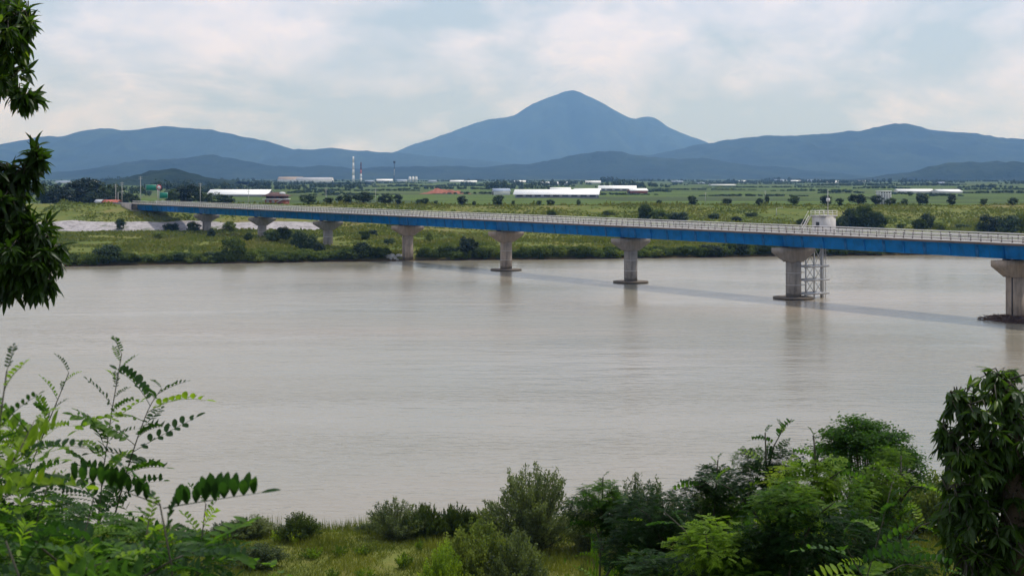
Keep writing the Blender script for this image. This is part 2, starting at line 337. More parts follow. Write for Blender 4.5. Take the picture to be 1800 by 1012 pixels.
# bare red earth at the edge of the fields
def earth():
    Y0 = 1262.0; x0, x1 = PX(742, Y0), PX(822, Y0)
    a = np.linspace(x0 - 3, x1 + 6, 60); b = np.linspace(Y0 - 14, Y0 + 22, 14)
    def zf(A, B):
        u = (A - x0) / (x1 - x0); v = (B - Y0 - 3) / 18
        h = np.clip(np.interp(u, [-0.1, 0, .12, .25, .33, .5, .7, .9, 1.1], [0, .5, 1.6, 3.8, 5.0, 3.4, 3.0, 1.6, 0]) * np.clip(1 - v * v, 0, 1), 0, 9)
        return plain(B) - 0.2 + h * (1 + 0.35 * vnoise(A / 2.3, B / 3, 4))
    V, Fa = grid(a, b, zf); link('bare_earth_bank', mesh_np('bare_earth_bank', V, Fa), M['earth'], kind='structure')
earth()

# ------------------------------------------------------------------ hills: each range at its own distance, a crest with spurs falling towards the plain
def hills(name, prof, Y0, W, seed, rough=1.0, step=24.0, base=8.0):
    px = np.array([p[0] for p in prof], float); py = np.array([p[1] for p in prof], float)
    X0, X1 = PX(px[0], Y0), PX(px[-1], Y0)
    nx = int((X1 - X0) / step); xs_ = np.linspace(X0, X1, nx); ts = np.concatenate([np.linspace(-1, -0.04, 44), [0], np.linspace(0.05, 1, 12)])
    crest = lambda x: np.maximum(PZ(np.interp(x * F / Y0 + 900, px, py), Y0) - base, 0)
    sm = lambda x: (crest(x - step) + crest(x) + crest(x + step)) / 3
    T, X = np.meshgrid(ts, xs_, indexing='ij'); A = np.abs(T)
    warp = 420 * rough * fbm(X / 900 + 3.3, T * 1.6 + 7.1, 3, seed) * np.clip(A * 2.2, 0, 1)
    h = sm(X + warp)
    prof_ = (1 - A) ** 1.15
    spur = 0.55 * rough * (0.75 - np.abs(fbm(X / 330 + 0.5 * T, T * 2.0, 4, seed + 5))) * np.clip(A * 3, 0, 1) * (1 - A)
    Z = base - 3 + (h + 3) * np.clip(prof_ * (1 + spur - 0.22 * np.clip(A * 3, 0, 1)), 0, 1)
    Z += (np.minimum(h, 14) / 14) * (4.5 * vnoise(X / 120, T * W / 120, seed + 9) * min(1.0, step / 18) + 3.2 * vnoise(X / 30, T * W / 34, seed + 2) + 2.2 * vnoise(X / 13, T * W / 15, seed + 3)) * (0.5 + 0.5 * rough)
    Yg = Y0 + T * W
    # nothing in front of the crest may rise above the sight line that the crest makes
    lim = H + (base + sm(X) * 1.0 - H) * Yg / Y0 - np.minimum(6, 0.08 * sm(X)) * np.clip(A * 6, 0, 1)
    Z = np.where(T != 0, np.minimum(Z, np.maximum(lim, base)), Z)
    V = np.stack([X, Yg, Z], -1).reshape(-1, 3); n = nx
    i = (np.arange(len(ts) - 1)[:, None] * n + np.arange(n - 1)[None]).ravel()
    link(name, mesh_np(name, V, np.stack([i, i + 1, i + n + 1, i + n], -1), True), M['forest'], kind='structure')
hills('far_mountain', [(250, 318), (420, 308), (560, 290), (640, 280), (690, 268), (715, 258), (740, 250), (775, 238), (800, 230), (832, 218), (860, 210), (885, 206), (903, 204), (918, 193), (935, 183), (955, 175), (975, 168), (992, 162), (1002, 158.5), (1014, 159), (1024, 164), (1045, 174), (1062, 183), (1080, 193), (1098, 203), (1113, 210), (1124, 206.5), (1140, 205), (1152, 207), (1166, 218), (1180, 226), (1200, 235), (1222, 243), (1232, 244), (1238, 251), (1300, 268), (1420, 290), (1600, 312), (1700, 318)], 14000, 3200, 31, 1.0, 36)
hills('left_range', [(-900, 300), (-500, 285), (-250, 268), (-60, 259), (0, 254.5), (40, 247), (70, 241), (100, 239), (122, 239), (140, 232), (160, 227), (180, 225.5), (205, 228), (232, 229.5), (258, 226), (280, 222.5), (305, 222), (335, 226), (365, 227.5), (400, 234), (440, 243.5), (470, 249), (500, 258), (524, 264), (560, 261.5), (590, 259), (608, 264), (640, 266), (680, 267.5), (740, 273), (820, 279), (900, 287), (1000, 300), (1100, 316)], 10600, 2500, 41, 1.0, 32)
hills('right_range', [(930, 316), (1010, 300), (1100, 279), (1170, 268), (1215, 258), (1240, 253), (1275, 247.5), (1318, 241.5), (1345, 238), (1390, 238), (1420, 236), (1465, 234), (1490, 231), (1520, 228), (1542, 221.5), (1565, 217.5), (1590, 217.5), (1612, 221), (1635, 228), (1665, 231.5), (1710, 234.5), (1740, 239), (1765, 243.5), (1800, 244), (1900, 250), (2100, 262), (2500, 290), (2800, 312)], 9300, 2200, 51, 1.0, 28)
hills('middle_hills', [(640, 318), (720, 304), (800, 296), (870, 291), (930, 289), (975, 281), (1020, 271), (1055, 266), (1090, 266), (1130, 274), (1180, 277), (1240, 279), (1320, 291), (1400, 297), (1460, 302), (1540, 318)], 6900, 1000, 61, 0.8, 20)
hills('left_low_hills', [(-300, 312), (-100, 304), (60, 305), (150, 299), (200, 291), (262, 281), (310, 281), (338, 276), (362, 270), (392, 276), (430, 283), (470, 292), (520, 294), (560, 292), (640, 296), (760, 291), (860, 295), (960, 306), (1050, 317)], 6500, 850, 71, 0.8, 20)
hills('right_low_hill', [(1480, 318), (1560, 311), (1600, 302), (1625, 294), (1660, 288), (1700, 286), (1740, 284.5), (1790, 286), (1840, 288), (1950, 296), (2100, 310), (2200, 318)], 4600, 480, 81, 0.7, 13)
hills('wooded_knoll', [(200, 319), (240, 308), (262, 300), (285, 297.5), (310, 298), (328, 305), (360, 313), (420, 319)], 2350, 170, 91, 0.5, 7, 11)

# ------------------------------------------------------------------ bridge
BU = np.array([-0.5525, 0.8335]); BO = np.array([81.4, 230.0]); BRZ = math.atan2(BU[1], BU[0])
# local frame of the bridge: +x along the deck towards the far levee, +y towards the camera's side, pier 0 at the origin
bridge = thing('girder_bridge', 'long blue steel girder bridge on concrete piers crossing the brown river', 'bridge', (BO[0], BO[1], 0), BRZ)
S0, S1, HW = -160.0, 418.0, 5.0
ZB, ZT, ZS = 10.05, 12.22, 12.66
mb = MB()
mb.prism([(-HW, ZT + 0.12), (-3.3, ZT), (3.3, ZT), (HW, ZT + 0.12), (HW, ZS), (HW - 0.55, ZS), (HW - 0.55, ZS - 0.15), (-HW + 0.55, ZS - 0.15), (-HW + 0.55, ZS), (-HW, ZS)], 'x', S0, S1)
slab = mb.obj('deck_slab', M['slab'], bridge)
m2 = MB(); m2.box(S0, S1, -HW + 0.55, HW - 0.55, ZS - 0.146, ZS - 0.06); m2.obj('road_surface', M['asphalt'], bridge)
for yy in (-HW + 0.02, HW - 0.47):
    k = MB(); k.box(S0, S1, yy, yy + 0.45, ZS + 0.003, ZS + 0.14); k.obj('kerb', M['rail'], bridge)
k = MB(); k.box(S0, S1, -0.07, 0.07, ZS - 0.058, ZS - 0.054); k.obj('centre_line', M['rail'], bridge)
gm = MB(); gm.prism([(-2.7, ZB), (2.7, ZB), (3.05, ZT - 0.16), (3.25, ZT - 0.16), (3.25, ZT - 0.004), (-3.25, ZT - 0.004), (-3.25, ZT - 0.16), (-3.05, ZT - 0.16)], 'x', 0.22, 49.78)
gmesh = gm.mesh('girder')
# web stiffener and splice plate, lying on the sloping web
def plate(w, t):
    q = MB(); a = (2.72, ZB + 0.04); b = (3.05, ZT - 0.18)
    q.prism([(a[0], a[1]), (a[0] + t, a[1]), (b[0] + t, b[1]), (b[0], b[1])], 'x', -w / 2, w / 2); return q.mesh('splice_plate')
pl_w, pl_n = plate(0.62, 0.05), plate(0.16, 0.16)
for s in range(-3, 9):
    g = link('girder', gmesh if s < 8 else None, M['blue'], bridge, (s * 50.0, 0, 0)) if s < 8 else None
    if s == 8:
        q = MB(); q.prism([(-2.7, ZB), (2.7, ZB), (3.05, ZT - 0.16), (3.25, ZT - 0.16), (3.25, ZT - 0.004), (-3.25, ZT - 0.004), (-3.25, ZT - 0.16), (-3.05, ZT - 0.16)], 'x', 0.12, 18)
        g = q.obj('girder', M['blue'], bridge, loc=(400.0, 0, 0))
    for u in (([5.2, 16.0, 25.0, 34.0, 44.8] if s < 8 else [8.0])):
        link('splice_plate', pl_w, M['blue_dark'], g, (u, 0, 0))
    for u in (([10.6, 20.5, 29.5, 39.4] if s < 8 else [])):
        link('stiffener', pl_n, M['blue'], g, (u, 0, 0))
# railings: posts every two metres, three rails
pm = MB(); pm.box(-0.075, 0.075, -0.06, 0.06, 0, 0.96); pm.box(-0.12, 0.12, -0.10, 0.10, 0, 0.05); pmesh = pm.mesh('railing_post')
near_posts = np.arange(-15, S1 - 1, 2.0)
for s in near_posts: link('railing_post', pmesh, M['post'], bridge, (s, HW - 0.25, ZS + 0.14))
fars = np.arange(-15, S1 - 1, 2.0)
for s in fars[:80]: link('railing_post', pmesh, M['post'], bridge, (s, -HW + 0.25, ZS + 0.14))
rest = MB()
for s, yy in [(s, -HW + 0.25) for s in fars[80:]] + [(s, y) for s in np.arange(S0 + 1, -16, 2.0) for y in (HW - 0.25, -HW + 0.25)]:
    rest.box(s - 0.075, s + 0.075, yy - 0.06, yy + 0.06, ZS + 0.14, ZS + 1.10)
rest.obj('railing_posts', M['post'], bridge, kind='stuff')
for yy in (HW - 0.25, -HW + 0.25):
    sg = 1 if yy > 0 else -1
    for zz, r in ((1.12, 0.10), (0.80, 0.06), (0.50, 0.06)):
        q = MB(); y0 = yy + sg * 0.09
        if zz > 1.1: y0 = yy
        q.box(S0, S1, y0 - r, y0 + r, ZS + zz - r * 0.8, ZS + zz + r * 0.8); q.obj('handrail', M['rail'], bridge)
# piers
def pier(s, rect, tan=False, disc=True, zbase=-2.4):
    p = link('pier', None, None, bridge, (s, 0, 0)); mt = M['concrete_tan'] if tan else M['concrete']
    q = MB(); zt, zm, zl = 9.78, 8.85, 7.15; hw, a = 4.55, 1.25
    cw = 1.45
    V = []
    for (w_, d_, z_) in ((hw, a, zt), (hw, a, zm), (cw + 0.12, a, zl), (cw + 0.1, a, zl - 0.12)):
        V += [(-d_, -w_, z_), (d_, -w_, z_), (d_, w_, z_), (-d_, w_, z_)]
    Fs = [(0, 1, 2, 3), (15, 14, 13, 12)]
    for L in range(3):
        for j in range(4):
            b0 = L * 4; Fs.append((b0 + (j + 1) % 4, b0 + j, b0 + 4 + j, b0 + 4 + (j + 1) % 4))
    q.add(V, Fs); cap = q.obj('cap', mt, p)
    q = MB()
    for yy in (-2.2, 2.2): q.box(-0.45, 0.45, yy - 0.45, yy + 0.45, zt, ZB - 0.004)
    q.obj('bearing', M['dark'], p)
    q = MB()
    if rect: q.prism([(-1.1, -1.0), (-0.7, -1.4), (0.7, -1.4), (1.1, -1.0), (1.1, 1.0), (0.7, 1.4), (-0.7, 1.4), (-1.1, 1.0)], 'z', zbase, zl - 0.1)
    else:
        n = 28; q.prism([(1.47 * math.cos(i * 2 * math.pi / n), 1.47 * math.sin(i * 2 * math.pi / n)) for i in range(n)], 'z', zbase, zl - 0.1)
    col = q.obj('column', mt, p)
    if rect:
        q = MB(); q.tube([(-0.5, 1.47, 0.4), (-0.5, 1.47, zl)], 0.09, 6); q.obj('drain_pipe', M['dark'], col)
    else:
        for z_ in (2.6, 4.9):
            q = MB(); n = 28; q.prism([(1.53 * math.cos(i * 2 * math.pi / n), 1.53 * math.sin(i * 2 * math.pi / n)) for i in range(n)], 'z', z_, z_ + 0.09); q.obj('joint_ring', M['concrete_pale'], col)
    if disc:
        n = 36; q = MB()
        q.prism([(3.9 * math.cos(i * 2 * math.pi / n), 3.9 * math.sin(i * 2 * math.pi / n)) for i in range(n)], 'z', 0.10, 0.34)
        q.prism([(2.0 * math.cos(i * 2 * math.pi / n), 2.0 * math.sin(i * 2 * math.pi / n)) for i in range(n)], 'z', -2.0, 0.10)
        q.obj('footing', M['concrete_tan'], p)
    return p
pier(-100, True, zbase=-3); pier(-50, True); pier(0, True, True, False); pier(50, False); pier(100, False); pier(150, False, True)
pier(200, True, True, False); pier(250, False, False, False, 0.5); pier(300, False, False, False, 0.5); pier(350, True, False, False, 0.5)
q = MB(); q.box(414.6, 424, -5.2, 5.2, 3, ZB - 0.02); q.box(419, 424, -5.2, 5.2, ZB - 0.02, 12.1); q.obj('abutment', M['concrete'], bridge)
for yy in (-5.6, 5.21):
    q = MB(); q.prism([(414.0, 4.0), (424, 4.0), (430, 9), (430, 12.6), (418.01, 12.6), (418.01, 10.1), (414.0, 10.1)], 'y', yy, yy + 0.39); q.obj('wing_wall', M['concrete'], bridge)
def bw(s, o, z=0.0):
    """bridge-local (along, towards camera) -> world"""
    return np.array([BO[0] + BU[0] * s - BU[1] * o, BO[1] + BU[1] * s + BU[0] * o, z])
# approach road on the levee
a0, a1 = bw(418, 0), bw(520, 0)
def road_strip():
    q = MB(); st = np.linspace(418.3, 640, 40)
    for i in range(len(st) - 1):
        V = [bw(st[i], -HW), bw(st[i], HW), bw(st[i + 1], HW), bw(st[i + 1], -HW)]
        zz = [np.interp(t, [418, 460, 640], [12.6, 12.4, 9.3]) for t in (st[i], st[i], st[i + 1], st[i + 1])]
        for v, z_ in zip(V, zz): v[2] = z_
        B = [v - np.array([0, 0, 3.5]) for v in V]
        q.add(np.array(V + B), [(0, 3, 2, 1), (1, 2, 6, 5), (0, 4, 7, 3)])
    q.obj('approach_road', M['asphalt'], kind='structure')
road_strip()
# driftwood caught on the nearest pier
def driftwood():
    t = thing('driftwood_pile', 'dark brown heap of driftwood and flood debris caught on a bridge pier', 'driftwood', bw(0, 1.0, 0.0), BRZ)
    r = np.random.default_rng(5); q = MB()
    th = np.linspace(0, 2 * math.pi, 40, endpoint=False)
    for ring in range(1):
        rad = 3.6 + 0.5 * np.sin(th * 3 + 1); nr = 6
        V = [(0, 0, 0.85)]; Fs = []
        for j in range(1, nr + 1):
            f = j / nr
            for i, a in enumerate(th): V.append((rad[i] * f * 1.3 * math.cos(a), rad[i] * f * math.sin(a) * 1.05, (1 - f ** 2) * 0.75 + 0.12 * vnoise(a * 5, j * 1.7, 3) - 0.1))
        n = len(th); Fs += [(0, 1 + i, 1 + (i + 1) % n) for i in range(n)]
        for j in range(nr - 1): Fs += [(1 + j * n + i, 1 + (j + 1) * n + i, 1 + (j + 1) * n + (i + 1) % n, 1 + j * n + (i + 1) % n) for i in range(n)]
        q.add(V, Fs)
    q.obj('debris_mat', M['driftwood'], t)
    q = MB()
    for i in range(240):
        a = r.uniform(0, 6.28); d = math.sqrt(r.uniform(0, 1)) * 4.3; x, y = d * 1.25 * math.cos(a), d * math.sin(a)
        L = r.uniform(0.5, 2.1); b = r.normal(a + 1.57, 0.7); e = r.normal(0.05, 0.22); z = max(0.06, 0.8 * (1 - (d / 4.4) ** 2)) + r.uniform(0, 0.18)
        v = np.array([math.cos(b) * math.cos(e), math.sin(b) * math.cos(e), math.sin(e)]) * L / 2; c = np.array([x, y, z])
        q.tube([c - v, c + r.normal(0, 0.05, 3), c + v], [0.06, 0.05, 0.02], 4)
    q.obj('sticks', M['driftwood'], t, kind='stuff')
driftwood()
# pale rocks by the pier at the water's edge
def rock_mesh(seed):
    r = np.random.default_rng(seed); bm_v = []; n, m = 9, 6
    for j in range(m + 1):
        for i in range(n):
            a = i * 6.283 / n; b = -math.pi / 2 + math.pi * j / m
            k = 1 + 0.35 * vnoise(math.cos(a) * 2 + seed, math.sin(a) * 2 + b * 2, seed)
            bm_v.append((k * math.cos(a) * math.cos(b), k * math.sin(a) * math.cos(b) * 0.8, k * math.sin(b) * 0.55))
    Fs = [(j * n + i, j * n + (i + 1) % n, (j + 1) * n + (i + 1) % n, (j + 1) * n + i) for j in range(m) for i in range(n)]
    return MB().add(bm_v, Fs).mesh('rock')
rms = [rock_mesh(s) for s in range(4)]
for i in range(13):
    X = PX(676 + i * 2.7 + rng.uniform(-2, 2), 398); Y = float(far_bank(X)) + rng.uniform(0.4, 3.6)
    o = link('rock', rms[i % 4], M['rock'], loc=(X, Y, float(ground(X, Y)) + 0.25), rz=rng.uniform(0, 6)); sc = rng.uniform(0.4, 1.0); o.scale = (sc, sc, sc)
    tag(o, 'pale riprap rock on the far water edge beside a bridge pier', 'rock', 'pale rocks by the pier')

# ------------------------------------------------------------------ water gauge tower behind the fourth pier from the bank
def gauge():
    b = bw(50, -4.2, 0)      # stands on the far side of that pier
    t = thing('water_gauge_station', 'pale concrete gauge hut with steel ladder frame standing beside the bridge', 'gauge station', b, BRZ)
    # local: +x along the deck, +y towards the camera side
    zt = 10.6
    cols = [(-1.1, 2.1), (1.1, 2.1), (-1.1, -0.2), (1.1, -0.2), (-1.1, -2.4), (1.1, -2.4), (0.0, -3.4), (0.9, -4.0)]
    for (x, y) in cols:
        q = MB(); q.tube([(x, y, -2.0), (x, y, zt)], 0.13, 8); q.obj('post', M['steel'], t)
    for z in (0.75, 3.35, 5.95):
        q = MB()
        for (a, c) in ((-1.25, 1.25),):
            q.box(a, c, -4.0, 2.6, z, z + 0.16)
        q.obj('platform', M['steel'], t)
        for x in (-1.35, 1.28):
            q = MB(); q.box(x, x + 0.07, -4.1, 2.7, z - 0.12, z + 0.28); q.obj('edge_beam', M['steel'], t)
    for i, (za, zb) in enumerate(((0.9, 3.3), (3.5, 5.9), (6.1, 9.8))):
        for x in (-1.1, 1.1):
            q = MB(); q.tube([(x, -0.2, za), (x, -2.4, zb)], 0.06, 6); q.tube([(x, -2.4, za), (x, -0.2, zb)], 0.06, 6); q.obj('brace', M['steel'], t)
    lad = link('ladder', None, None, t, (0.2, -4.35, 0))
    for x in (-0.28, 0.28):
        q = MB(); q.box(x - 0.04, x + 0.04, -0.04, 0.04, -1.0, 10.4); q.obj('ladder_rail', M['steel'], lad)
    rm = MB(); rm.box(-0.28, 0.28, -0.025, 0.025, 0, 0.05); rm = rm.mesh('rung')
    for z in np.arange(0.2, 10.2, 0.34): link('rung', rm, M['steel'], lad, (0, 0, z))
    hoop = MB(); th = np.linspace(0, math.pi, 9); hoop.tube([(0.36 * math.cos(a), -0.62 * math.sin(a), 0) for a in th], 0.03, 4); hoop = hoop.mesh('cage_hoop')
    for z in np.arange(2.5, 10.3, 0.8): link('cage_hoop', hoop, M['steel'], lad, (0, 0, z))
    # hut on a deck just behind the parapet
    q = MB(); q.box(-2.4, 2.4, -6.4, -1.5, zt, zt + 0.3); q.obj('hut_deck', M['concrete_pale'], t)
    hut = MB(); hut.box(-1.55, 1.55, -5.6, -2.3, zt + 0.3, zt + 5.0); hut = hut.obj('hut', M['concrete_pale'], t)
    q = MB(); q.box(-1.8, 1.8, -5.85, -2.05, zt + 5.0, zt + 5.22); q.obj('roof_slab', M['concrete_pale'], hut)
    q = MB(); q.box(-0.4, 0.5, -2.30, -2.25, zt + 2.6, zt + 3.9); q.obj('window', M['dark'], hut)
    q = MB()
    for x in (-1.7, -0.57, 0.57, 1.7):
        for y in (-5.75, -2.15): q.box(x - 0.035, x + 0.035, y - 0.035, y + 0.035, zt + 5.22, zt + 6.1)
    for z in (5.65, 6.08):
        for y in (-5.75, -2.15): q.box(-1.7, 1.7, y - 0.03, y + 0.03, zt + z - 0.03, zt + z + 0.03)
        for x in (-1.7, 1.7): q.box(x - 0.03, x + 0.03, -5.72, -2.18, zt + z - 0.03, zt + z + 0.03)
    q.obj('roof_railing', M['rail'], hut)
    # stair flight climbing along the hut
    st = link('stair', None, None, t)
    for y in (-2.15, -1.55):
        q = MB(); q.prism([(4.4, zt + 1.2), (4.4, zt + 1.5), (1.7, zt + 5.2), (1.7, zt + 4.9)], 'y', y, y + 0.06); q.obj('stringer', M['rail'], st)
    tm = MB(); tm.box(-0.14, 0.14, -2.09, -1.56, -0.02, 0.02); tm = tm.mesh('tread')
    for i in range(12):
        f = (i + 0.5) / 12; link('tread', tm, M['rail'], st, (4.4 - 2.7 * f, 0, zt + 1.35 + 3.7 * f))
    q = MB(); q.tube([(4.4, -1.5, zt + 2.3), (1.7, -1.5, zt + 6.0)], 0.05, 6); q.obj('stair_handrail', M['rail'], st)
    q = MB(); q.tube([(-1.0, -4.0, zt + 5.2), (-1.0, -4.0, zt + 10.2)], [0.09, 0.04], 6); mast = q.obj('mast', M['steel'], t)
    q = MB(); q.box(-1.35, -0.75, -4.2, -3.8, zt + 7.9, zt + 8.5); q.obj('sensor_box', M['wall_white'], mast)
    for z in (2.6, 5.0):
        q = MB(); q.tube([(-1.1, 2.1, z), (0, 3.0, z), (0.0, 3.2, z)], 0.07, 6); q.obj('pier_tie', M['steel'], t)
gauge()

# ------------------------------------------------------------------ the air: one even box of pale haze round the camera and the whole scene
def haze():
    q = MB(); q.box(-15000, 15000, -260, 18500, -4.2, 925)
    t = NT('haze_air'); v = t.n('ShaderNodeVolumePrincipled')
    v.inputs['Color'].default_value = (0.225, 0.475, 1.0, 1); v.inputs['Absorption Color'].default_value = (1, 1, 1, 1)
    v.inputs['Density'].default_value = 0.84e-4; v.inputs['Anisotropy'].default_value = 0.25
    t.t.links.new(v.outputs[0], t.out.inputs['Volume'])
    q.obj('haze', t.m, kind='stuff')
haze()

# ------------------------------------------------------------------ vegetation builders
def unit(v): return v / (np.linalg.norm(v, axis=-1, keepdims=True) + 1e-9)
def cards(C, A, N, L, W):
    """rhombic leaf cards: centre, axis, normal, length, width"""
    A = unit(A); S = unit(np.cross(N, A)); n = len(C)
    L = np.broadcast_to(L, (n,))[:, None]; W = np.broadcast_to(W, (n,))[:, None]
    V = np.stack([C - A * L / 2, C + S * W / 2 + A * L * 0.06, C + A * L / 2, C - S * W / 2 + A * L * 0.06], 1).reshape(-1, 3)
    i = np.arange(n)[:, None] * 4; return V, np.concatenate([i, i + 1, i + 2, i + 3], 1)
def clump_crown(name, seed, rx, rz, zc, ncl=26, per=46, leaf=0.5, clr=0.36, flat=0.0):
    """far crown: leaf-clumps scattered through an uneven ellipsoid"""
    r = np.random.default_rng(seed); d = unit(r.normal(size=(ncl, 3))); rad = r.uniform(0.35, 0.92, ncl) ** 0.7
    c = d * rad[:, None] * np.array([rx, rx, rz]); c[:, 0] *= 1 + 0.25 * math.sin(seed); c[:, 2] += zc
    if flat: c[:, 2] = np.maximum(c[:, 2], flat)
    s = r.uniform(0.7, 1.3, ncl) * clr * rx
    dd = unit(r.normal(size=(ncl, per, 3))); p = c[:, None] + dd * (s[:, None, None] * r.uniform(0.5, 1.1, (ncl, per, 1)))
    p = p.reshape(-1, 3); N = unit(dd.reshape(-1, 3) + r.normal(size=p.shape) * 0.5 + np.array([0, 0, 0.3])); A = np.cross(N, r.normal(size=p.shape))
    p[:, 2] = np.maximum(p[:, 2], 0.05)
    V, Fq = cards(p, A, N, leaf * r.uniform(0.6, 1.3, len(p)), leaf * 0.75 * r.uniform(0.6, 1.2, len(p)))
    return mesh_np(name, V, Fq)
def trunk_mesh(seed, h, r0, rx):
    r = np.random.default_rng(seed); q = MB(); top = np.array([r.normal(0, .15), r.normal(0, .15), h])
    q.tube([(0, 0, -0.4), top * 0.5 + r.normal(0, .05, 3), top], [r0, r0 * 0.8, r0 * 0.5], 7)
    for i in range(5):
        a = r.uniform(0, 6.28); s = top * r.uniform(0.45, 0.95); e = s + np.array([math.cos(a) * rx * 0.6, math.sin(a) * rx * 0.6, h * r.uniform(0.35, 0.8)])
        q.tube([s, (s + e) / 2 + np.array([0, 0, 0.1]), e], [r0 * 0.45, r0 * 0.3, r0 * 0.12], 5)
    return q.mesh('trunk', True)
tree_kinds = []     # (crown, trunk, nominal height, nominal half-width)
for k in range(6):
    rx = 2.3; tree_kinds.append((clump_crown('crown', 100 + k, rx, 2.1 + 0.25 * (k % 3), 3.2, 30, 46, 0.50, 0.36), trunk_mesh(100 + k, 1.9, 0.18, rx), 5.6, 2.7))
tall_kinds = [(clump_crown('crown', 140 + k, 3.1, 4.4, 6.0, 44, 50, 0.62, 0.30), trunk_mesh(140 + k, 3.4, 0.26, 3), 10.6, 3.6) for k in range(4)]
bush_kinds = [(clump_crown('foliage', 160 + k, 2.0, 1.25, 1.0, 26, 50, 0.42, 0.36), None, 2.6, 2.4) for k in range(6)]
bushy_big = [(clump_crown('foliage', 180 + k, 2.3, 2.2, 2.1, 40, 55, 0.42, 0.30), None, 4.6, 2.8) for k in range(4)]
def put_tree(kind, X, Y, h, hw, label, group, cat='tree', name='broadleaf_tree', mat='leaf_far', z=None, rz=None):
    cr, tr, h0, w0 = kind; z = float(ground(X, Y)) if z is None else z
    t = thing(name, label, cat, (X, Y, z - 0.05), rng.uniform(0, 6.28) if rz is None else rz, group); t.scale = (hw / w0, hw / w0, h / h0)
    if tr is not None: link('trunk', tr, M['bark'], t)
    c = link('crown' if tr is not None else 'foliage', cr, M[mat], t, kind='stuff')
    return t
def px_tree(kind, x, ybase, ytop, wpx, label, group, Y=None, **k):
    if Y is None: Y = 600.0
    X = PX(x, Y); z = float(ground(X, Y)); h = max(1.2, PZ(ytop, Y) - z)
    return put_tree(kind, X, Y, h, wpx / 2 * Y / F, label, group, **k)

# row of small round trees planted along the levee crest
lev = [(542, 341, 34), (578, 347, 20), (606, 341, 30), (639, 337, 36), (677, 341, 32), (700, 343, 18), (737, 349, 14), (748, 348, 14), (766, 352, 8), (812, 344, 22), (833, 353, 8), (877, 344, 25), (902, 352, 7), (948, 352, 11), (968, 350, 15), (1017, 350, 9), (1158, 351, 12), (1216, 345, 23), (1278, 348, 18), (1335, 348, 14), (1348, 343, 9), (1396, 343, 24), (1453, 342, 25), (1476, 349, 16), (1508, 340, 34), (1540, 343, 24), (1566, 347, 20), (1590, 349, 15), (1622, 340, 26), (1674, 343, 22), (1730, 348, 16), (1781, 347, 19), (1840, 344, 24), (1890, 346, 22)]
for i, (x, yt, w) in enumerate(lev):
    Y = 597 + rng.uniform(-3, 4)
    px_tree(tree_kinds[i % 6], x, 362, yt, w * 1.1, 'small round dark green tree on the far levee crest', 'round trees along the levee crest', Y=Y, name='levee_tree')
# tall trees round the levee end of the bridge
grp = 'dark trees at the levee end of the bridge'
for i, (x, yt, w, Y) in enumerate([(-60, 300, 60, 640), (-10, 306, 60, 640), (40, 310, 55, 640), (78, 322, 46, 635), (104, 322, 44, 630), (128, 313, 44, 640), (148, 310, 48, 648), (172, 316, 42, 642), (192, 321, 36, 640), (206, 322, 30, 650), (226, 338, 28, 640), (240, 342, 20, 640), (300, 330, 30, 690), (318, 324, 34, 700), (335, 322, 36, 704), (352, 328, 30, 690), (376, 337, 36, 655), (398, 340, 34, 655), (115, 333, 34, 622), (160, 336, 34, 624), (185, 338, 30, 622)]):
    px_tree(tall_kinds[i % 4], x, 362, yt, w * 1.12, 'tall dark green broadleaf tree standing by the levee end of the bridge', grp, Y=Y, name='broadleaf_tree')
# shrubs all along the far water's edge
grp = 'shrubs lining the far water edge'; X = -150.0; i = 0
while X < 215:
    wv = float(vnoise(X / 16, 4.4, 6)); hh = 2.3 + 1.1 * wv + rng.uniform(-0.4, 0.6); hw = rng.uniform(2.2, 3.6)
    gap = (-36 < X < -26)
    if not gap:
        for row, off in enumerate((1.6, 4.8)):
            Xr = X + rng.uniform(-1, 1) + row * 1.4
            put_tree(bush_kinds[(i + row * 2) % 6], Xr, float(far_bank(Xr)) + off + rng.uniform(-0.4, 1.6), max(1.4, hh * (1 - 0.15 * row)), hw, 'low leafy green shrub growing along the far water edge', grp, 'shrub', 'bank_shrub', 'leaf_bank')
    X += hw * 0.95; i += 1
# larger bushes and young trees on the flood plain: (x, base row, top row, width, distance)
big = [(190, 466, 428, 62, None), (232, 466, 446, 50, None), (410, 462, 414, 52, None), (372, 462, 440, 40, None), (318, 462, 442, 44, None), (498, 424, 398, 46, None), (478, 428, 404, 40, None), (540, 440, 404, 40, None), (522, 432, 404, 34, None), (583, 398, 384, 24, None), (641, 422, 404, 26, None), (654, 416, 402, 20, None), (640, 458, 424, 50, None), (612, 460, 434, 46, None), (668, 458, 436, 36, None), (824, 455, 412, 44, None), (806, 455, 432, 30, None), (850, 455, 432, 36, None), (755, 426, 404, 16, None), (685, 430, 416, 22, None), (340, 409, 388, 32, None), (405, 408, 388, 32, None), (212, 404, 382, 22, None), (300, 406, 390, 34, None), (370, 420, 400, 20, None), (438, 426, 408, 20, None), (1010, 454, 432, 44, None), (1250, 451, 428, 50, None), (1300, 450, 424, 46, None), (1340, 450, 426, 44, None), (280, 420, 406, 26, None), (560, 446, 424, 26, None), (720, 400, 390, 40, None), (690, 398, 388, 30, None)]
def flood_Y(x, y):
    lo, hi = 372.0, 640.0
    for _ in range(30):
        m = (lo + hi) / 2
        if HZ + (H - float(ground(PX(x, m), m))) * F / m > y: lo = m
        else: hi = m
    return (lo + hi) / 2
for i, (x, yb, yt, w, _) in enumerate(big):
    Y = flood_Y(x, yb) + (2.0 if yb > 445 else 0)
    px_tree(bushy_big[i % 4], x, yb, yt, w * 1.05, 'rounded dark green bush standing taller than the grass of the far flood plain', 'bushes on the far flood plain', Y=Y, cat='bush', name='flood_plain_bush', mat='leaf_bank' if i % 3 else 'leaf_far')
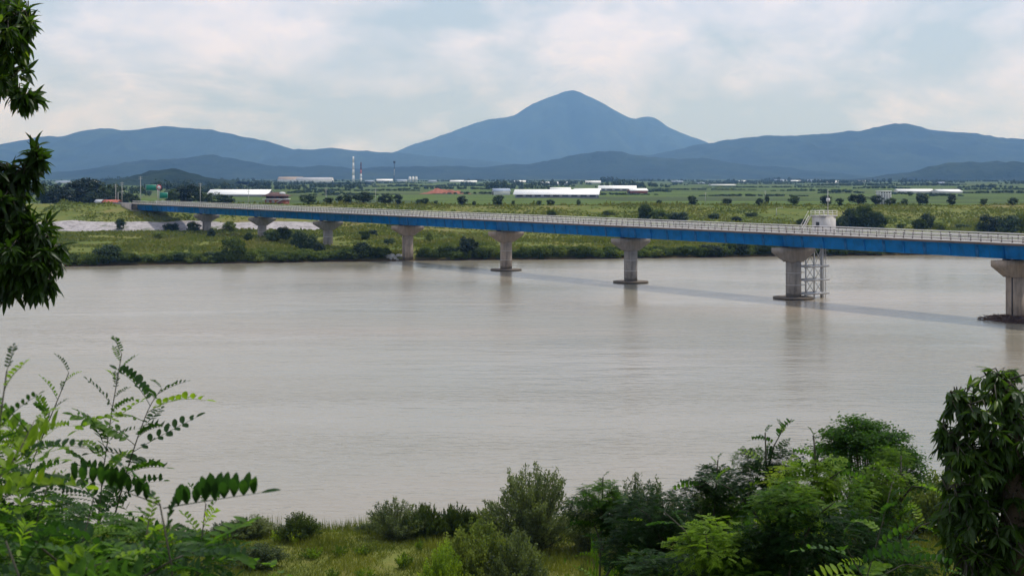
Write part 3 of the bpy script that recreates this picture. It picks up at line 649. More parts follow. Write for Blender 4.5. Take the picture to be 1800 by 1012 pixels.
slope = [(1133, 386, 358, 38), (1158, 388, 366, 40), (1190, 388, 370, 50), (1500, 402, 364, 54), (1520, 404, 360, 66), (1544, 404, 370, 44), (1480, 404, 378, 34), (1632, 402, 374, 40), (1616, 404, 384, 38), (1652, 405, 388, 28), (1742, 408, 372, 52), (1772, 410, 376, 56), (1795, 410, 372, 44), (1725, 408, 390, 30), (1830, 410, 376, 60), (1296, 388, 380, 26), (970, 378, 368, 26), (1070, 378, 368, 30), (1320, 380, 372, 26), (1255, 384, 374, 30), (1410, 394, 384, 30), (1585, 400, 392, 26), (1690, 402, 392, 34)]
for i, (x, yb, yt, w) in enumerate(slope):
    px_tree(bushy_big[(i + 1) % 4], x, yb, yt, w, 'spreading dark bush on the grassy levee slope behind the bridge', 'bushes on the levee slope', Y=flood_Y(x, yb), cat='bush', name='slope_bush', mat='leaf_far' if w > 33 else 'leaf_bank')
# tall grass of the flood plain and levee slope, nobody could count it
def far_grass():
    r = np.random.default_rng(12); n = 90000
    Xs = r.uniform(-190, 235, n); Ys = 372 + (608 - 372) * r.uniform(0, 1, n) ** 1.25
    dens = fbm(Xs / 16, Ys / 16, 3, 33); ok = (Ys > far_bank(Xs) + 3) & (dens > -0.45 + r.uniform(-0.4, 0.4, n)); ok &= ~((Ys > 532) & (Ys < 549) & (Xs < -66))
    road = np.abs((Xs - BO[0]) * BU[1] + -(Ys - BO[1]) * BU[0] * 1.0); ok &= ~((road < 6) & (Ys > 575))
    Xs, Ys = Xs[ok], Ys[ok]; n = len(Xs); Z = ground(Xs, Ys)
    h = (0.55 + 0.35 * np.clip(fbm(Xs / 16, Ys / 16, 3, 33), -0.6, 1.2)) * r.uniform(0.6, 1.6, n) * np.where(Ys > 535, 0.6, 1) * np.where(Ys > 590, 1 + 2.2 * np.clip(fbm(Xs / 7, Ys / 3, 3, 71), 0, 1), 1); a = r.uniform(0, 6.28, n); w = r.uniform(0.35, 0.8, n)
    C = np.stack([Xs, Ys, Z - 0.1], 1); S = np.stack([np.cos(a), np.sin(a), a * 0], 1) * w[:, None]
    T = C + np.stack([r.normal(0, .25, n), r.normal(0, .25, n), h + 0.1], 1)
    V = np.stack([C - S, C + S, T + S * 0.45, T - S * 0.5], 1).reshape(-1, 3); i = np.arange(n)[:, None] * 4
    o = link('tall_grass', mesh_np('tall_grass', V, np.concatenate([i, i + 1, i + 2, i + 3], 1)), M['reed'], kind='stuff')
    tag(o, 'tall yellow-green grass over the far flood plain and levee slope', 'grass')
far_grass()
def plainY(y): return 35000 / (y - HZ) if y > 342.2 else 16.4 / ((y - HZ) / F + 0.002)
# far hedgerows, groves and village woods on the plain: they read as one mass
def woodland():
    r = np.random.default_rng(77); Vs, Fs, n0 = [], [], 0
    rows = [(840, 905, 334, 314), (870, 900, 332, 316), (1045, 1140, 331, 312), (1090, 1180, 330, 317), (930, 1010, 326, 314), (960, 1040, 325, 314), (1140, 1182, 338, 327), (1180, 1210, 326, 318), (90, 150, 328, 316), (210, 260, 345, 322), (250, 360, 335, 312), (330, 440, 338, 316), (420, 500, 330, 314), (480, 620, 331, 320), (580, 660, 326, 316), (600, 640, 334, 320), (660, 760, 329, 322), (700, 860, 333, 326), (780, 850, 326, 318), (850, 960, 323, 316), (1210, 1400, 324, 318), (1260, 1330, 321, 313), (1380, 1520, 323, 313), (1500, 1600, 332, 325), (1440, 1520, 340, 331), (1600, 1700, 345, 338), (1580, 1690, 327, 319), (1690, 1800, 331, 322), (1700, 1860, 340, 333), (1750, 1860, 325, 314), (1480, 1700, 322, 312), (0, 110, 326, 314), (-120, 60, 332, 312), (360, 480, 322, 310), (520, 640, 336, 331), (780, 900, 341, 336), (1000, 1160, 343, 338), (1230, 1420, 345, 340), (540, 700, 343, 338), (150, 300, 322, 306), (1020, 1110, 322, 309), (1330, 1420, 318, 309), (60, 420, 319, 312), (400, 700, 319.5, 314), (700, 1000, 319.5, 314), (980, 1300, 319.5, 313.5), (1280, 1560, 319.5, 314), (1540, 1880, 319.8, 315), (240, 460, 330, 318), (440, 620, 325, 317), (1180, 1480, 321.5, 317), (860, 1010, 328.5, 318), (280, 420, 341, 326), (560, 760, 323, 318.5), (740, 900, 328, 322.5), (1460, 1700, 325, 320), (1230, 1480, 330, 326.5), (1130, 1330, 334, 330.5), (1360, 1500, 336, 331), (1660, 1860, 334, 329), (230, 330, 338, 314), (300, 430, 333, 318), (90, 240, 336, 320), (410, 560, 334, 324), (500, 600, 340, 332), (620, 740, 336, 331), (430, 520, 327, 316), (880, 980, 333, 322), (150, 420, 326, 314), (560, 660, 329, 322), (1400, 1580, 327, 321), (1560, 1640, 342, 336)]
    for (x0, x1, yb, yt) in rows:
        Y = plainY(yb); hmax = (yb - yt) * Y / F; X0, X1 = PX(x0, Y), PX(x1, Y); n = max(6, int((X1 - X0) / max(3.5, hmax * 0.55) * (1.7 if hmax < 14 else 1.2)))
        for i in range(n * 2):
            if r.uniform() < 0.18: continue
            cx = r.uniform(X0, X1); cyy = Y + r.uniform(0, 14 + hmax); e = math.sin(math.pi * np.clip((cx - X0) / (X1 - X0), 0.06, 0.94)) ** 0.5; h = hmax * r.uniform(0.45, 1.0) * e; rx = max(2.0, h * 0.42)
            m = 80; d = unit(r.normal(size=(m, 3))); k = (0.75 + 0.35 * vnoise(d[:, 0] * 2 + i, d[:, 2] * 2 + cx, 5))[:, None] * r.uniform(0.7, 1.05, (m, 1))
            p = d * k * np.array([rx, rx, h * 0.5]) + np.array([cx, cyy, float(plain(cyy)) + h * 0.52])
            N = unit(d + r.normal(size=d.shape) * 0.4); A = np.cross(N, r.normal(size=d.shape)); s = rx * 0.42
            V, f = cards(p, A, N, s * r.uniform(0.7, 1.3, m), s * r.uniform(0.6, 1.1, m)); Vs.append(V); Fs.append(f + n0); n0 += len(V)
    o = link('far_woodland', mesh_np('far_woodland', np.concatenate(Vs), np.concatenate(Fs)), M['leaf_far'], kind='stuff')
    tag(o, 'hedgerows and dark groves scattered over the far plain', 'woodland')
woodland()

# ------------------------------------------------------------------ buildings on the plain
def shed(name, x0, x1, yb, ye, yt, label, cat, depth=14.0, roof='white', wall='wall_grey', rz=0.0, openings=0, gable='dark', group=None, Y=None, over=0.6, zoff=0.0):
    """long gabled farm building; px columns of its long wall, rows of base, eave and ridge"""
    Y = Y or plainY(yb); xm = PX((x0 + x1) / 2, Y); z0 = float(ground(xm, Y)) + zoff; L = (x1 - x0) * Y / F; he = max(1.2, (yb - ye) * Y / F); hr = max(he + 0.8, (H - z0) - (yt - HZ) * (Y + depth / 2) / F)
    t = thing(name, label, cat, (xm, Y, z0), rz, group)
    q = MB(); q.prism([(0, -0.5), (depth, -0.5), (depth, he), (depth / 2, hr - 0.12), (0, he)], 'x', -L / 2, L / 2); q.obj('wall', M[wall], t)
    q = MB(); th = 0.16; k = (hr - he) / (depth / 2)
    q.prism([(-over, he - over * k + 0.02), (depth / 2, hr + 0.02), (depth + over, he - over * k + 0.02), (depth + over, he - over * k + th), (depth / 2, hr + th), (-over, he - over * k + th)], 'x', -L / 2 - over, L / 2 + over); q.obj('roof', M[roof], t)
    if openings:
        w = L / (openings * 1.5); q = MB(); q.box(-w / 2, w / 2, -0.06, -0.005, he * 0.36, he * 0.86); om = q.mesh('window')
        for i in range(openings): link('window', om, M['dark'], t, (-L / 2 + (i + 0.5) * L / openings, 0, 0))
    if gable:
        for sx in (-1, 1):
            q = MB(); q.prism([(depth * 0.2, 0.0), (depth * 0.8, 0.0), (depth * 0.8, he * 0.95), (depth * 0.2, he * 0.95)], 'x', sx * (L / 2 + 0.005), sx * (L / 2 + 0.06)); q.obj('gable_door', M[gable], t)
    return t
shed('long_barn', 905, 1050, 348, 341.5, 333.5, 'longest white-roofed barn on the plain with a row of dark wall openings', 'barn', 22, openings=9, rz=R(-6), over=1.4)
shed('long_barn', 364, 470, 345.5, 341.5, 333.5, 'long white-roofed grey barn just behind the brown two-storey house', 'barn', 20, openings=0, rz=R(-5), over=1.0)
shed('small_barn', 868, 897, 343, 336, 331.5, 'small grey-white barn beside the end of the longest barn', 'barn', 14, roof='roof_blue', wall='wall_white', rz=R(7))
shed('white_barn', 1052, 1118, 336, 331.5, 326.5, 'white barn behind the longest barn next to the dark grove', 'barn', 24, rz=R(-5), openings=5)
shed('white_barn', 968, 1003, 336, 332.5, 330, 'short white shed showing over the ridge of the longest barn', 'shed', 16)
shed('brick_barn', 1108, 1139, 340, 335, 331.5, 'low white-roofed barn with a red brick front beside the hedgerow', 'barn', 14, wall='brick', rz=R(8))
shed('white_barn', 1010, 1056, 337.5, 334, 331.5, 'narrow white shed between the longest barn and the brick-fronted barn', 'shed', 12)
shed('greenhouse', 950, 1000, 324.5, 322, 320, 'pale flat greenhouse in front of the distant grove behind the longest barn', 'greenhouse', 30, wall='wall_white', gable=None)
shed('greenhouse', 1030, 1056, 322.5, 320, 318, 'pale greenhouse farthest behind the cluster of white barns', 'greenhouse', 30, wall='wall_white', gable=None)
shed('greenhouse', 1580, 1642, 339, 336, 332.6, 'longer of two white greenhouses beyond the white frame building', 'greenhouse', 20, wall='wall_white', gable=None, rz=R(-3))
shed('greenhouse', 1650, 1692, 339.5, 336.5, 333, 'shorter white greenhouse standing end to end with the longer one', 'greenhouse', 20, wall='wall_white', gable=None, rz=R(4))
for x0, x1, yb, yt, lab in [(488, 530, 320, 311, 'narrow pale brown-roofed factory hall adjoining the wide grey hall'), (520, 583, 321, 312, 'wide grey factory hall nearest the tall white chimney')]:
    shed('factory_hall', x0, x1, yb, yb - 4.5, yt, lab, 'factory', 40, roof='wall_grey' if x0 > 500 else 'concrete_tan', wall='wall_white')
for x0, x1, yb, yt, i in [(662, 690, 319.5, 315, 0), (698, 716, 319.5, 315.5, 1), (790, 815, 320.5, 317, 2), (752, 766, 320, 317, 3), (818, 838, 321, 317.5, 4), (95, 121, 322, 318, 5), (158, 176, 321.5, 317.5, 6), (1362, 1384, 318.6, 315.5, 7), (1392, 1410, 320.5, 317, 8), (1420, 1444, 319.5, 316, 9), (1452, 1474, 321.5, 318, 10), (1225, 1250, 323.5, 321, 11), (1250, 1295, 326.5, 324.5, 12), (1648, 1660, 322.5, 320, 13), (1300, 1318, 320, 317.4, 14), (640, 656, 320, 317, 15), (905, 925, 320.5, 317.5, 16), (1180, 1200, 321, 318, 17), (1510, 1530, 320.5, 317.5, 18)]:
    shed('village_house', x0, x1, yb, yb - (yb - yt) * 0.45, yt, 'tiny white-roofed building on the far side of the plain below the hills', 'building', 16, wall='wall_white' if i % 3 else 'wall_grey', roof='white' if i % 2 == 0 else 'roof_blue', gable=None, group='tiny far buildings below the hills', rz=R(rng.uniform(-15, 15)))
shed('red_roof_house', 177, 205, 362, 357.5, 354, 'low farm shed with a red roof at the foot of the dark trees', 'shed', 7, roof='roof_red', wall='wall_grey', Y=606, over=0.5, openings=3)
shed('annex_shed', 168, 176, 362, 356.5, 355, 'small pale annex beside the red-roofed farm shed', 'shed', 5, roof='wall_grey', wall='wall_white', Y=605, gable=None)
shed('garden_hut', 111, 119, 352, 347, 344.5, 'small white-roofed hut half hidden among the dark trees', 'hut', 5, roof='white', wall='roof_brown', Y=627, gable=None)
def brown_house():
    Y = 690.0; x = PX(482, Y); s = Y / F; t = thing('brown_house', 'two-storey brown and brick house with white balcony band behind the bridge', 'house', (x, Y, float(ground(x, Y))), R(-12))
    z0 = float(ground(x, Y)); zt = lambda y: PZ(y, Y) - z0; w = 40 * s / 2
    q = MB(); q.box(-w * 0.86, w * 0.86, 0, 8, -0.5, zt(351)); q.obj('lower_wall', M['brick'], t)
    q = MB(); q.box(-w * 1.05, w * 0.95, -0.9, 8.2, zt(351), zt(349.6)); q.obj('balcony', M['wall_white'], t)
    q = MB(); q.box(-w * 0.8, w * 0.8, 0.4, 7.6, zt(349.6), zt(344.5)); q.obj('upper_wall', M['roof_brown'], t)
    q = MB(); a, b = zt(344.5), zt(338.2)
    q.add([(-w * 1.08, -0.9, a), (w, -0.9, a), (w, 8.6, a), (-w * 1.08, 8.6, a), (-w * .5, 3.6, b), (w * .45, 3.6, b), (-w * 1.08, -0.9, a - 0.25), (w, -0.9, a - 0.25), (w, 8.6, a - 0.25), (-w * 1.08, 8.6, a - 0.25)], [(0, 1, 5, 4), (1, 2, 5), (2, 3, 4, 5), (3, 0, 4), (0, 6, 7, 1), (1, 7, 8, 2), (2, 8, 9, 3), (3, 9, 6, 0), (9, 8, 7, 6)])
    q.obj('roof', M['roof_brown'], t)
    for i, u in enumerate((-0.6, -0.2, 0.25, 0.62)):
        q = MB(); q.box(u * w - 0.6, u * w + 0.6, 0.33, 0.395, zt(348.8), zt(345.5)); q.obj('window', M['dark'], t)
    for i, u in enumerate((-0.6, -0.1)):
        q = MB(); q.box(u * w - 0.7, u * w + 0.7, -0.07, -0.005, zt(357), zt(352.5)); q.obj('window', M['wall_grey'], t)
    q = MB(); q.tube([(w * .55, 3, zt(342)), (w * .55, 3, zt(339)), (w * .55, 3, zt(338.2)), (w * .55, 3, zt(337.6))], [1.5, 1.5, 1.1, 0.3], 12); q.obj('water_tank', M['wall_white'], t)
    q = MB(); q.prism([(w * 0.15, zt(357.5)), (w * 0.8, zt(351)), (w * 0.8, zt(350.2)), (w * 0.15, zt(356.7))], 'y', -1.2, -0.2); q.obj('outside_stair', M['wall_white'], t)
brown_house()
def frame_building():
    Y = 760.0; x = PX(1557, Y); s = Y / F; z0 = float(ground(x, Y)); zt = lambda y: PZ(y, Y) - z0; w = 9.5 * s
    t = thing('white_frame_building', 'small white two-storey concrete frame building among levee trees', 'building', (x, Y, z0), R(8))
    q = MB(); q.box(-w, w, 0.3, 6, -0.5, zt(337)); q.obj('wall', M['wall_grey'], t)
    for i in range(5):
        u = -w + 2 * w * i / 4; q = MB(); q.box(u - 0.2, u + 0.2, -0.1, 0.29, -0.5, zt(337)); q.obj('pillar', M['wall_white'], t)
    for y in (337, 341.5): q = MB(); q.box(-w - 0.3, w + 0.3, -0.3, 6.2, zt(y) + 0.004, zt(y) + 0.5); q.obj('floor_band', M['wall_white'], t)
    for i in range(4):
        u = -w + 2 * w * (i + 0.5) / 4; q = MB(); q.box(u - 0.45, u + 0.45, 0.22, 0.297, zt(341), zt(338)); q.obj('window', M['dark'], t)
frame_building()
# chimneys, mast and silos of the works on the plain
def stack(x, yb, yt, r, name, label, mats, cat='chimney'):
    Y = plainY(yb); X = PX(x, Y); z0 = float(plain(Y)); h = PZ(yt, Y) - z0; t = thing(name, label, cat, (X, Y, z0))
    n = len(mats)
    for i, mt in enumerate(mats):
        a, b = h * i / n, h * (i + 1) / n; q = MB(); q.tube([(0, 0, a - (0.5 if i == 0 else 0)), (0, 0, b)], [r * (1 - 0.35 * i / n), r * (1 - 0.35 * (i + 1) / n)], 14); q.obj('shaft_section', M[mt], t, smooth=False)
    return t, h
t, h = stack(621, 319.6, 275, 3.1, 'tall_chimney', 'tallest slender white chimney of the distant works', ['wall_white'] * 4)
q = MB(); q.tube([(0, 0, h * 0.52), (0, 0, h * 0.54)], 3.6, 14); q.obj('gallery', M['steel'], t)
stack(634.5, 319.6, 285, 2.6, 'banded_chimney', 'shorter chimney with a white foot and red-brown top at the works', ['wall_white', 'wall_white', 'roof_red', 'roof_brown', 'roof_brown'])
t, h = stack(693, 319.6, 286, 1.2, 'mast_tower', 'thin dark mast with a wider head beyond the fields', ['dark', 'wall_grey', 'dark'], 'mast')
q = MB(); q.box(-2.6, 2.6, -2.6, 2.6, h - 1, h + 4); q.obj('head', M['dark'], t)
for i in range(3):
    Y = plainY(319.8); X = PX(720.5 + i * 5.6, Y); t = thing('silo', 'white round silo with a domed top beside the long white works shed', 'silo', (X, Y, float(plain(Y))), group='row of white silos')
    hs = (319.8 - 310) * Y / F; q = MB(); q.tube([(0, 0, -0.5), (0, 0, hs * 0.85)], 3.0, 14); q.obj('tank', M['wall_white'], t)
    q = MB(); q.tube([(0, 0, hs * 0.85), (0, 0, hs * 0.95), (0, 0, hs)], [3.05, 2.2, 0.3], 14); q.obj('dome', M['wall_white'], t)
# road signs at the levee end of the bridge
def road_sign(x0, x1, y0, y1, Y, xp, label, lines):
    X = PX(xp, Y); z0 = float(ground(X, Y)); t = thing('road_sign', label, 'road sign', (X, Y, z0)); s = Y / F
    q = MB(); q.tube([(0, 0.25, -0.5), (0, 0.25, PZ(y0, Y) - z0)], 0.16, 8); q.obj('post', M['steel'], t)
    a, b, c, d = PX(x0, Y) - X, PX(x1, Y) - X, PZ(y1, Y) - z0, PZ(y0, Y) - z0
    for zz in (c + 0.35 * (d - c), c + 0.75 * (d - c)):
        q = MB(); q.box(min(a, -0.1), max(b, 0.1), 0.12, 0.2, zz - 0.07, zz + 0.07); q.obj('arm', M['steel'], t)
    q = MB(); q.box(a, b, 0, 0.11, c, d); p = q.obj('panel', M['sign'], t)
    for (u0, u1, v0, v1) in ((0.02, 0.98, 0.03, 0.06), (0.02, 0.98, 0.94, 0.97), (0.02, 0.035, 0.06, 0.94), (0.965, 0.98, 0.06, 0.94)):
        q = MB(); q.box(a + (b - a) * u0, a + (b - a) * u1, -0.012, -0.004, c + (d - c) * v0, c + (d - c) * v1); q.obj('border', M['wall_white'], p)
road_sign(256, 275, 324.5, 335.5, 606, 277, 'wide green direction sign on an arm above the bridge end', 2)
road_sign(280, 295, 338, 349, 600, 286, 'squarer green road sign standing lower by the bridge end', 2)
def round_sign():
    Y = 604.0; X = PX(279.5, Y); z0 = float(ground(X, Y)); zc = PZ(329.5, Y) - z0; t = thing('round_sign', 'round red-rimmed traffic sign beside the wide green direction sign', 'traffic sign', (X, Y, z0))
    q = MB(); q.tube([(0, 0.1, -0.5), (0, 0.1, zc + 0.5)], 0.09, 8); q.obj('post', M['steel'], t)
    n = 24
    for r, y, mt, nm in ((1.05, 0.0, 'red', 'rim'), (0.75, -0.04, 'wall_white', 'face')):
        q = MB(); q.prism([(r * math.cos(i * 6.2832 / n), zc + r * math.sin(i * 6.2832 / n)) for i in range(n)], 'y', y - 0.03, y); q.obj(nm, M[mt], t)
round_sign()
# poles
def pole(x, yb, yt, Y, lamp, label, group=None):
    X = PX(x, Y); z0 = float(ground(X, Y)); h = PZ(yt, Y) - z0; t = thing('street_lamp' if lamp else 'utility_pole', label, 'street lamp' if lamp else 'utility pole', (X, Y, z0), group=group)
    q = MB(); q.tube([(0, 0, -0.5), (0, 0, h)], [0.19, 0.10], 8); q.obj('pole', M['pole'], t)
    if lamp:
        q = MB(); q.tube([(0, 0, h - 0.1), (0.9, 0, h + 0.25), (1.8, 0, h + 0.3)], 0.06, 6); q.obj('arm', M['pole'], t); q = MB(); q.box(1.5, 2.4, -0.18, 0.18, h + 0.22, h + 0.38); q.obj('lamp_head', M['wall_white'], t)
    else:
        for dz in (0.4, 1.1): q = MB(); q.box(-0.9, 0.9, -0.07, 0.07, h - dz - 0.06, h - dz + 0.06); q.obj('crossarm', M['pole'], t)
for x, yt, Y in [(203.5, 324, 612), (214.5, 320, 610), (247, 310, 640), (437, 333, 650), (352, 322, 680), (573, 330, 720), (660, 331, 720), (1345, 335, 780), (1240, 338, 800)]:
    pole(x, 0, yt, Y, False, 'slim concrete utility pole rising among the levee trees and fields', 'utility poles behind the levee')
pole(207.5, 0, 338, 608, True, 'street lamp with a white head by the red-roofed shed')
pole(1365, 0, 366, 560, True, 'short lamp on a post on the grassy slope behind the bridge')

# ------------------------------------------------------------------ the near bank
def near_grass():
    r = np.random.default_rng(3); n = 190000
    Xs = r.uniform(-30, 42, n); Ys = r.uniform(62, 93.5, n); d = fbm(Xs / 2.2, Ys / 2.2, 3, 44); ok = (Ys < near_bank(Xs) - 0.4) & (d > -1.0 + r.uniform(-0.35, 0.35, n)); Xs, Ys, d = Xs[ok], Ys[ok], d[ok]; n = len(Xs)
    h = r.uniform(0.18, 0.55, n) * (1 + 0.7 * np.clip(d, -0.5, 1)) * (1 + 0.8 * (near_bank(Xs) - Ys < 3.5)); a = r.uniform(0, 6.28, n); w = r.uniform(0.012, 0.035, n)
    C = np.stack([Xs, Ys, ground(Xs, Ys) - 0.04], 1); S = np.stack([np.cos(a), np.sin(a), a * 0], 1) * w[:, None]
    T = C + np.stack([r.normal(0, .16, n), r.normal(0, .16, n), h], 1)
    V = np.stack([C - S, C + S, T], 1).reshape(-1, 3); i = np.arange(n)[:, None] * 3
    o = link('meadow_grass', mesh_np('meadow_grass', V, np.concatenate([i, i + 1, i + 2], 1)), M['grass_blade'], kind='stuff'); tag(o, 'short yellow-green grass on the near river bank', 'grass')
near_grass()
def shrub_mesh(seed, rx, h, nst, nlf, L, W, up=0.5, spread=1.0, sway=0.25, bare=0.25):
    """stems fanning from the root, leaves along their outer length; returns stems mesh, leaves mesh"""
    r = np.random.default_rng(seed); q = MB(); Cs, As, Ns = [], [], []
    for i in range(nst):
        a = r.uniform(0, 6.283); f = math.sqrt(r.uniform(0.0, 1)); e = np.array([math.cos(a) * rx * f * spread, math.sin(a) * rx * f * spread, h * (1 - 0.55 * f ** 2.2) * r.uniform(0.72, 1.08)])
        b = np.array([math.cos(a), math.sin(a), 0]) * rx * 0.12 * f; m = b * 2.0 + np.array([e[0] * 0.35, e[1] * 0.35, e[2] * 0.55]) + r.normal(0, 0.05 * rx, 3)
        t = np.linspace(0, 1, 6)[:, None]; path = (1 - t) ** 2 * b + 2 * t * (1 - t) * m + t * t * e; path[0, 2] = -0.1
        q.tube(path, np.linspace(0.022, 0.005, 6) * (h / 3), 4)
        k = r.uniform(bare, 1.0, nlf) ** 0.8; k = k[:, None]; p = (1 - k) ** 2 * b + 2 * k * (1 - k) * m + k * k * e
        off = unit(r.normal(size=(nlf, 3))) * (r.uniform(0, 1, (nlf, 1)) * sway * (1.15 - 0.75 * k)); p = p + off
        tang = unit((e - m)[None] + r.normal(size=(nlf, 3)) * np.linalg.norm(e - m) * 0.9 + np.array([0, 0, up])); Cs.append(p); As.append(tang); Ns.append(unit(r.normal(size=(nlf, 3)) + np.array([0, 0, 0.7])))
    C = np.concatenate(Cs); C[:, 2] = np.maximum(C[:, 2], 0.03); n = len(C)
    V, Fq = cards(C, np.concatenate(As), np.concatenate(Ns), L * r.uniform(0.6, 1.25, n), W * r.uniform(0.7, 1.2, n))
    return q.mesh('stems'), mesh_np('foliage', V, Fq)
def put_shrub(kind, X, Y, sc, szc, label, cat='bush', mat='leaf_willow', name='willow_bush', group=None):
    st, lf = kind; t = thing(name, label, cat, (X, Y, float(ground(X, Y)) - 0.03), rng.uniform(0, 6.28), group); t.scale = (sc, sc, szc)
    link('stems', st, M['twig'], t); link('foliage', lf, M[mat], t, kind='stuff'); return t
willow = [shrub_mesh(300 + k, 2.6, 4.2, 110, 210, 0.19, 0.06, 0.4, 1.0, 0.55, 0.04) for k in range(3)]
reedy = [shrub_mesh(310 + k, 2.0, 2.4, 150, 90, 0.30, 0.05, 1.6, 1.0, 0.22, 0.0) for k in range(2)]
round_b = [shrub_mesh(320 + k, 1.7, 2.2, 100, 170, 0.12, 0.06, 0.2, 1.0, 0.40, 0.02) for k in range(3)]
def pxs(kind, x, ytop, w, Y, h0, w0, label, **k):
    X = PX(x, Y); z = float(ground(X, Y)); h = PZ(ytop, Y) - z
    return put_shrub(kind, X, Y, (w / 2 * Y / F) / w0, h / h0, label, **k)
pxs(willow[0], 935, 818, 190, 82, 4.2, 2.6, 'grey-green willow bush, tallest on the near water edge, beside bright green bushes')
pxs(willow[1], 1125, 838, 175, 79, 4.2, 2.6, 'grey-green willow bush half hidden behind the dark locust saplings')
pxs(willow[2], 1040, 868, 120, 82, 4.2, 2.6, 'smaller willow bush filling the gap between two taller willows')
pxs(willow[2], 695, 876, 120, 86, 4.2, 2.6, 'wispy willow bush where the tall reeds meet the open grass')
pxs(willow[1], 440, 904, 100, 87, 4.2, 2.6, 'thin pale willow bush next to the dark rounded bush on the bank')
pxs(willow[0], 395, 915, 70, 86, 4.2, 2.6, 'sparse small willow behind the feathery locust leaves')
pxs(round_b[0], 528, 900, 92, 85, 2.2, 1.7, 'dark rounded bush with rusty tinge standing alone on the near bank', mat='leaf_bank', name='round_bush')
pxs(round_b[1], 650, 918, 60, 88, 2.2, 1.7, 'low loose bush at the very water edge beside the wispy willow', name='round_bush')
pxs(round_b[2], 588, 930, 26, 89, 2.2, 1.7, 'small yellow-leaved plant by itself at the water edge', mat='leaf_bright', name='yellow_plant', cat='plant')
for x, yt, w, Y in [(745, 886, 90, 86), (800, 886, 95, 87), (850, 892, 80, 87)]:
    pxs(reedy[int(x) % 2], x, yt, w, Y, 2.4, 2.0, 'dense stand of upright green reeds at the near water edge', mat='leaf_bank', name='reed_clump', cat='reeds', group='reeds at the near water edge')
pxs(round_b[0], 835, 915, 170, 72, 2.2, 1.7, 'broad bright yellow-green bush in front of the reeds', mat='leaf_bright', name='bright_bush')
pxs(round_b[1], 905, 935, 120, 71, 2.2, 1.7, 'yellow-green bush leaning against the broad bright one', mat='leaf_bright', name='bright_bush')
pxs(round_b[2], 780, 955, 90, 70, 2.2, 1.7, 'low bright green bush at the open end of the grass', mat='leaf_bright', name='bright_bush')
pxs(round_b[1], 455, 955, 110, 78, 2.2, 1.7, 'low brownish green bush in the grass below the dark rounded bush', mat='leaf_willow', name='round_bush')
pxs(round_b[0], 1640, 826, 190, 86, 2.2, 1.7, 'wide green bush on the bank behind the grassy clearing', mat='leaf_bank', name='round_bush')
pxs(round_b[2], 1540, 836, 150, 84, 2.2, 1.7, 'green bush on the bank under the umbrella-shaped tree', mat='leaf_bank', name='round_bush')
pxs(round_b[1], 1250, 860, 200, 80, 2.2, 1.7, 'green bush on the bank behind the dense locust thicket', mat='leaf_bank', name='round_bush')
pxs(round_b[2], 1390, 850, 200, 82, 2.2, 1.7, 'green bank bush between thicket and umbrella-shaped tree', mat='leaf_bank', name='round_bush')
weeds = [shrub_mesh(340 + k, 0.45, 0.75, 16, 34, 0.11, 0.045, 0.4, 1.0, 0.12, 0.1) for k in range(3)]
for i in range(46):
    X = rng.uniform(-20, 12); Y = rng.uniform(73, 88)
    put_shrub(weeds[i % 3], X, Y, rng.uniform(0.7, 1.6), rng.uniform(0.6, 1.5), 'knee-high leafy weed growing in the grass of the near bank', 'plant', 'leaf_bright' if i % 3 else 'leaf_bank', 'weed', 'weeds in the bank grass')

# ------------------------------------------------------------------ leaves and saplings close to the camera
def compound_leaf(seed, L=0.22, pairs=8, ll=0.042, lw=0.019, droop=0.25, lift=0.5):
    """pinnate leaf: a rachis along +y and paired oval leaflets"""
    r = np.random.default_rng(seed); q = MB()
    def rc(t): return np.array([0.04 * L * math.sin(t * 3), L * t * (1 - 0.12 * droop * t), -droop * L * t * t * 0.8 + 0.10 * L * t])
    q.tube([rc(t) for t in np.linspace(0, 1, 6)], np.linspace(0.0016, 0.0006, 6), 3)
    def leaflet(b, d, up, l, w):
        d = unit(d); s = unit(np.cross(d, up)); nn = np.cross(s, d); ts = (0.06, 0.3, 0.62, 0.88); ws = (0.35, 0.95, 1.0, 0.55)
        V = [b] + [b + d * l * t + s * w / 2 * k + nn * w * 0.16 * k for t, k in zip(ts, ws)] + [b + d * l] + [b + d * l * t - s * w / 2 * k + nn * w * 0.16 * k for t, k in zip(ts[::-1], ws[::-1])]
        q.add(V, [(0, 1, 2, 3, 4, 5), (0, 5, 6, 7, 8, 9)])
    for i in range(pairs):
        t = 0.16 + 0.82 * i / (pairs - 0.5); p = rc(t); sz = (0.72 + 0.42 * math.sin(math.pi * (0.15 + 0.75 * i / pairs))) * r.uniform(0.86, 1.1)
        for sd in (-1, 1):
            e = lift + r.normal(0, 0.18); d = np.array([sd * math.cos(e), 0.30 + r.normal(0, 0.1), math.sin(e)])
            leaflet(p, d, np.array([-sd * math.sin(e), 0, math.cos(e)]) + r.normal(0, 0.15, 3), ll * sz, lw * sz)
    leaflet(rc(1.0), rc(1.0) - rc(0.93), np.array([0, 0, 1.0]), ll * 0.9, lw)
    return q.mesh('leaf')
CL = [compound_leaf(400 + k, 0.20 + 0.02 * (k % 3), 7 + k % 4, 0.040, 0.019, (0.15, 0.5, 0.9, 0.3)[k % 4], (0.15, 0.6, 0.95, -0.25)[(k // 2) % 4]) for k in range(10)]
YL = [compound_leaf(430 + k, 0.13, 7, 0.022, 0.010, 0.2, 0.4) for k in range(3)]
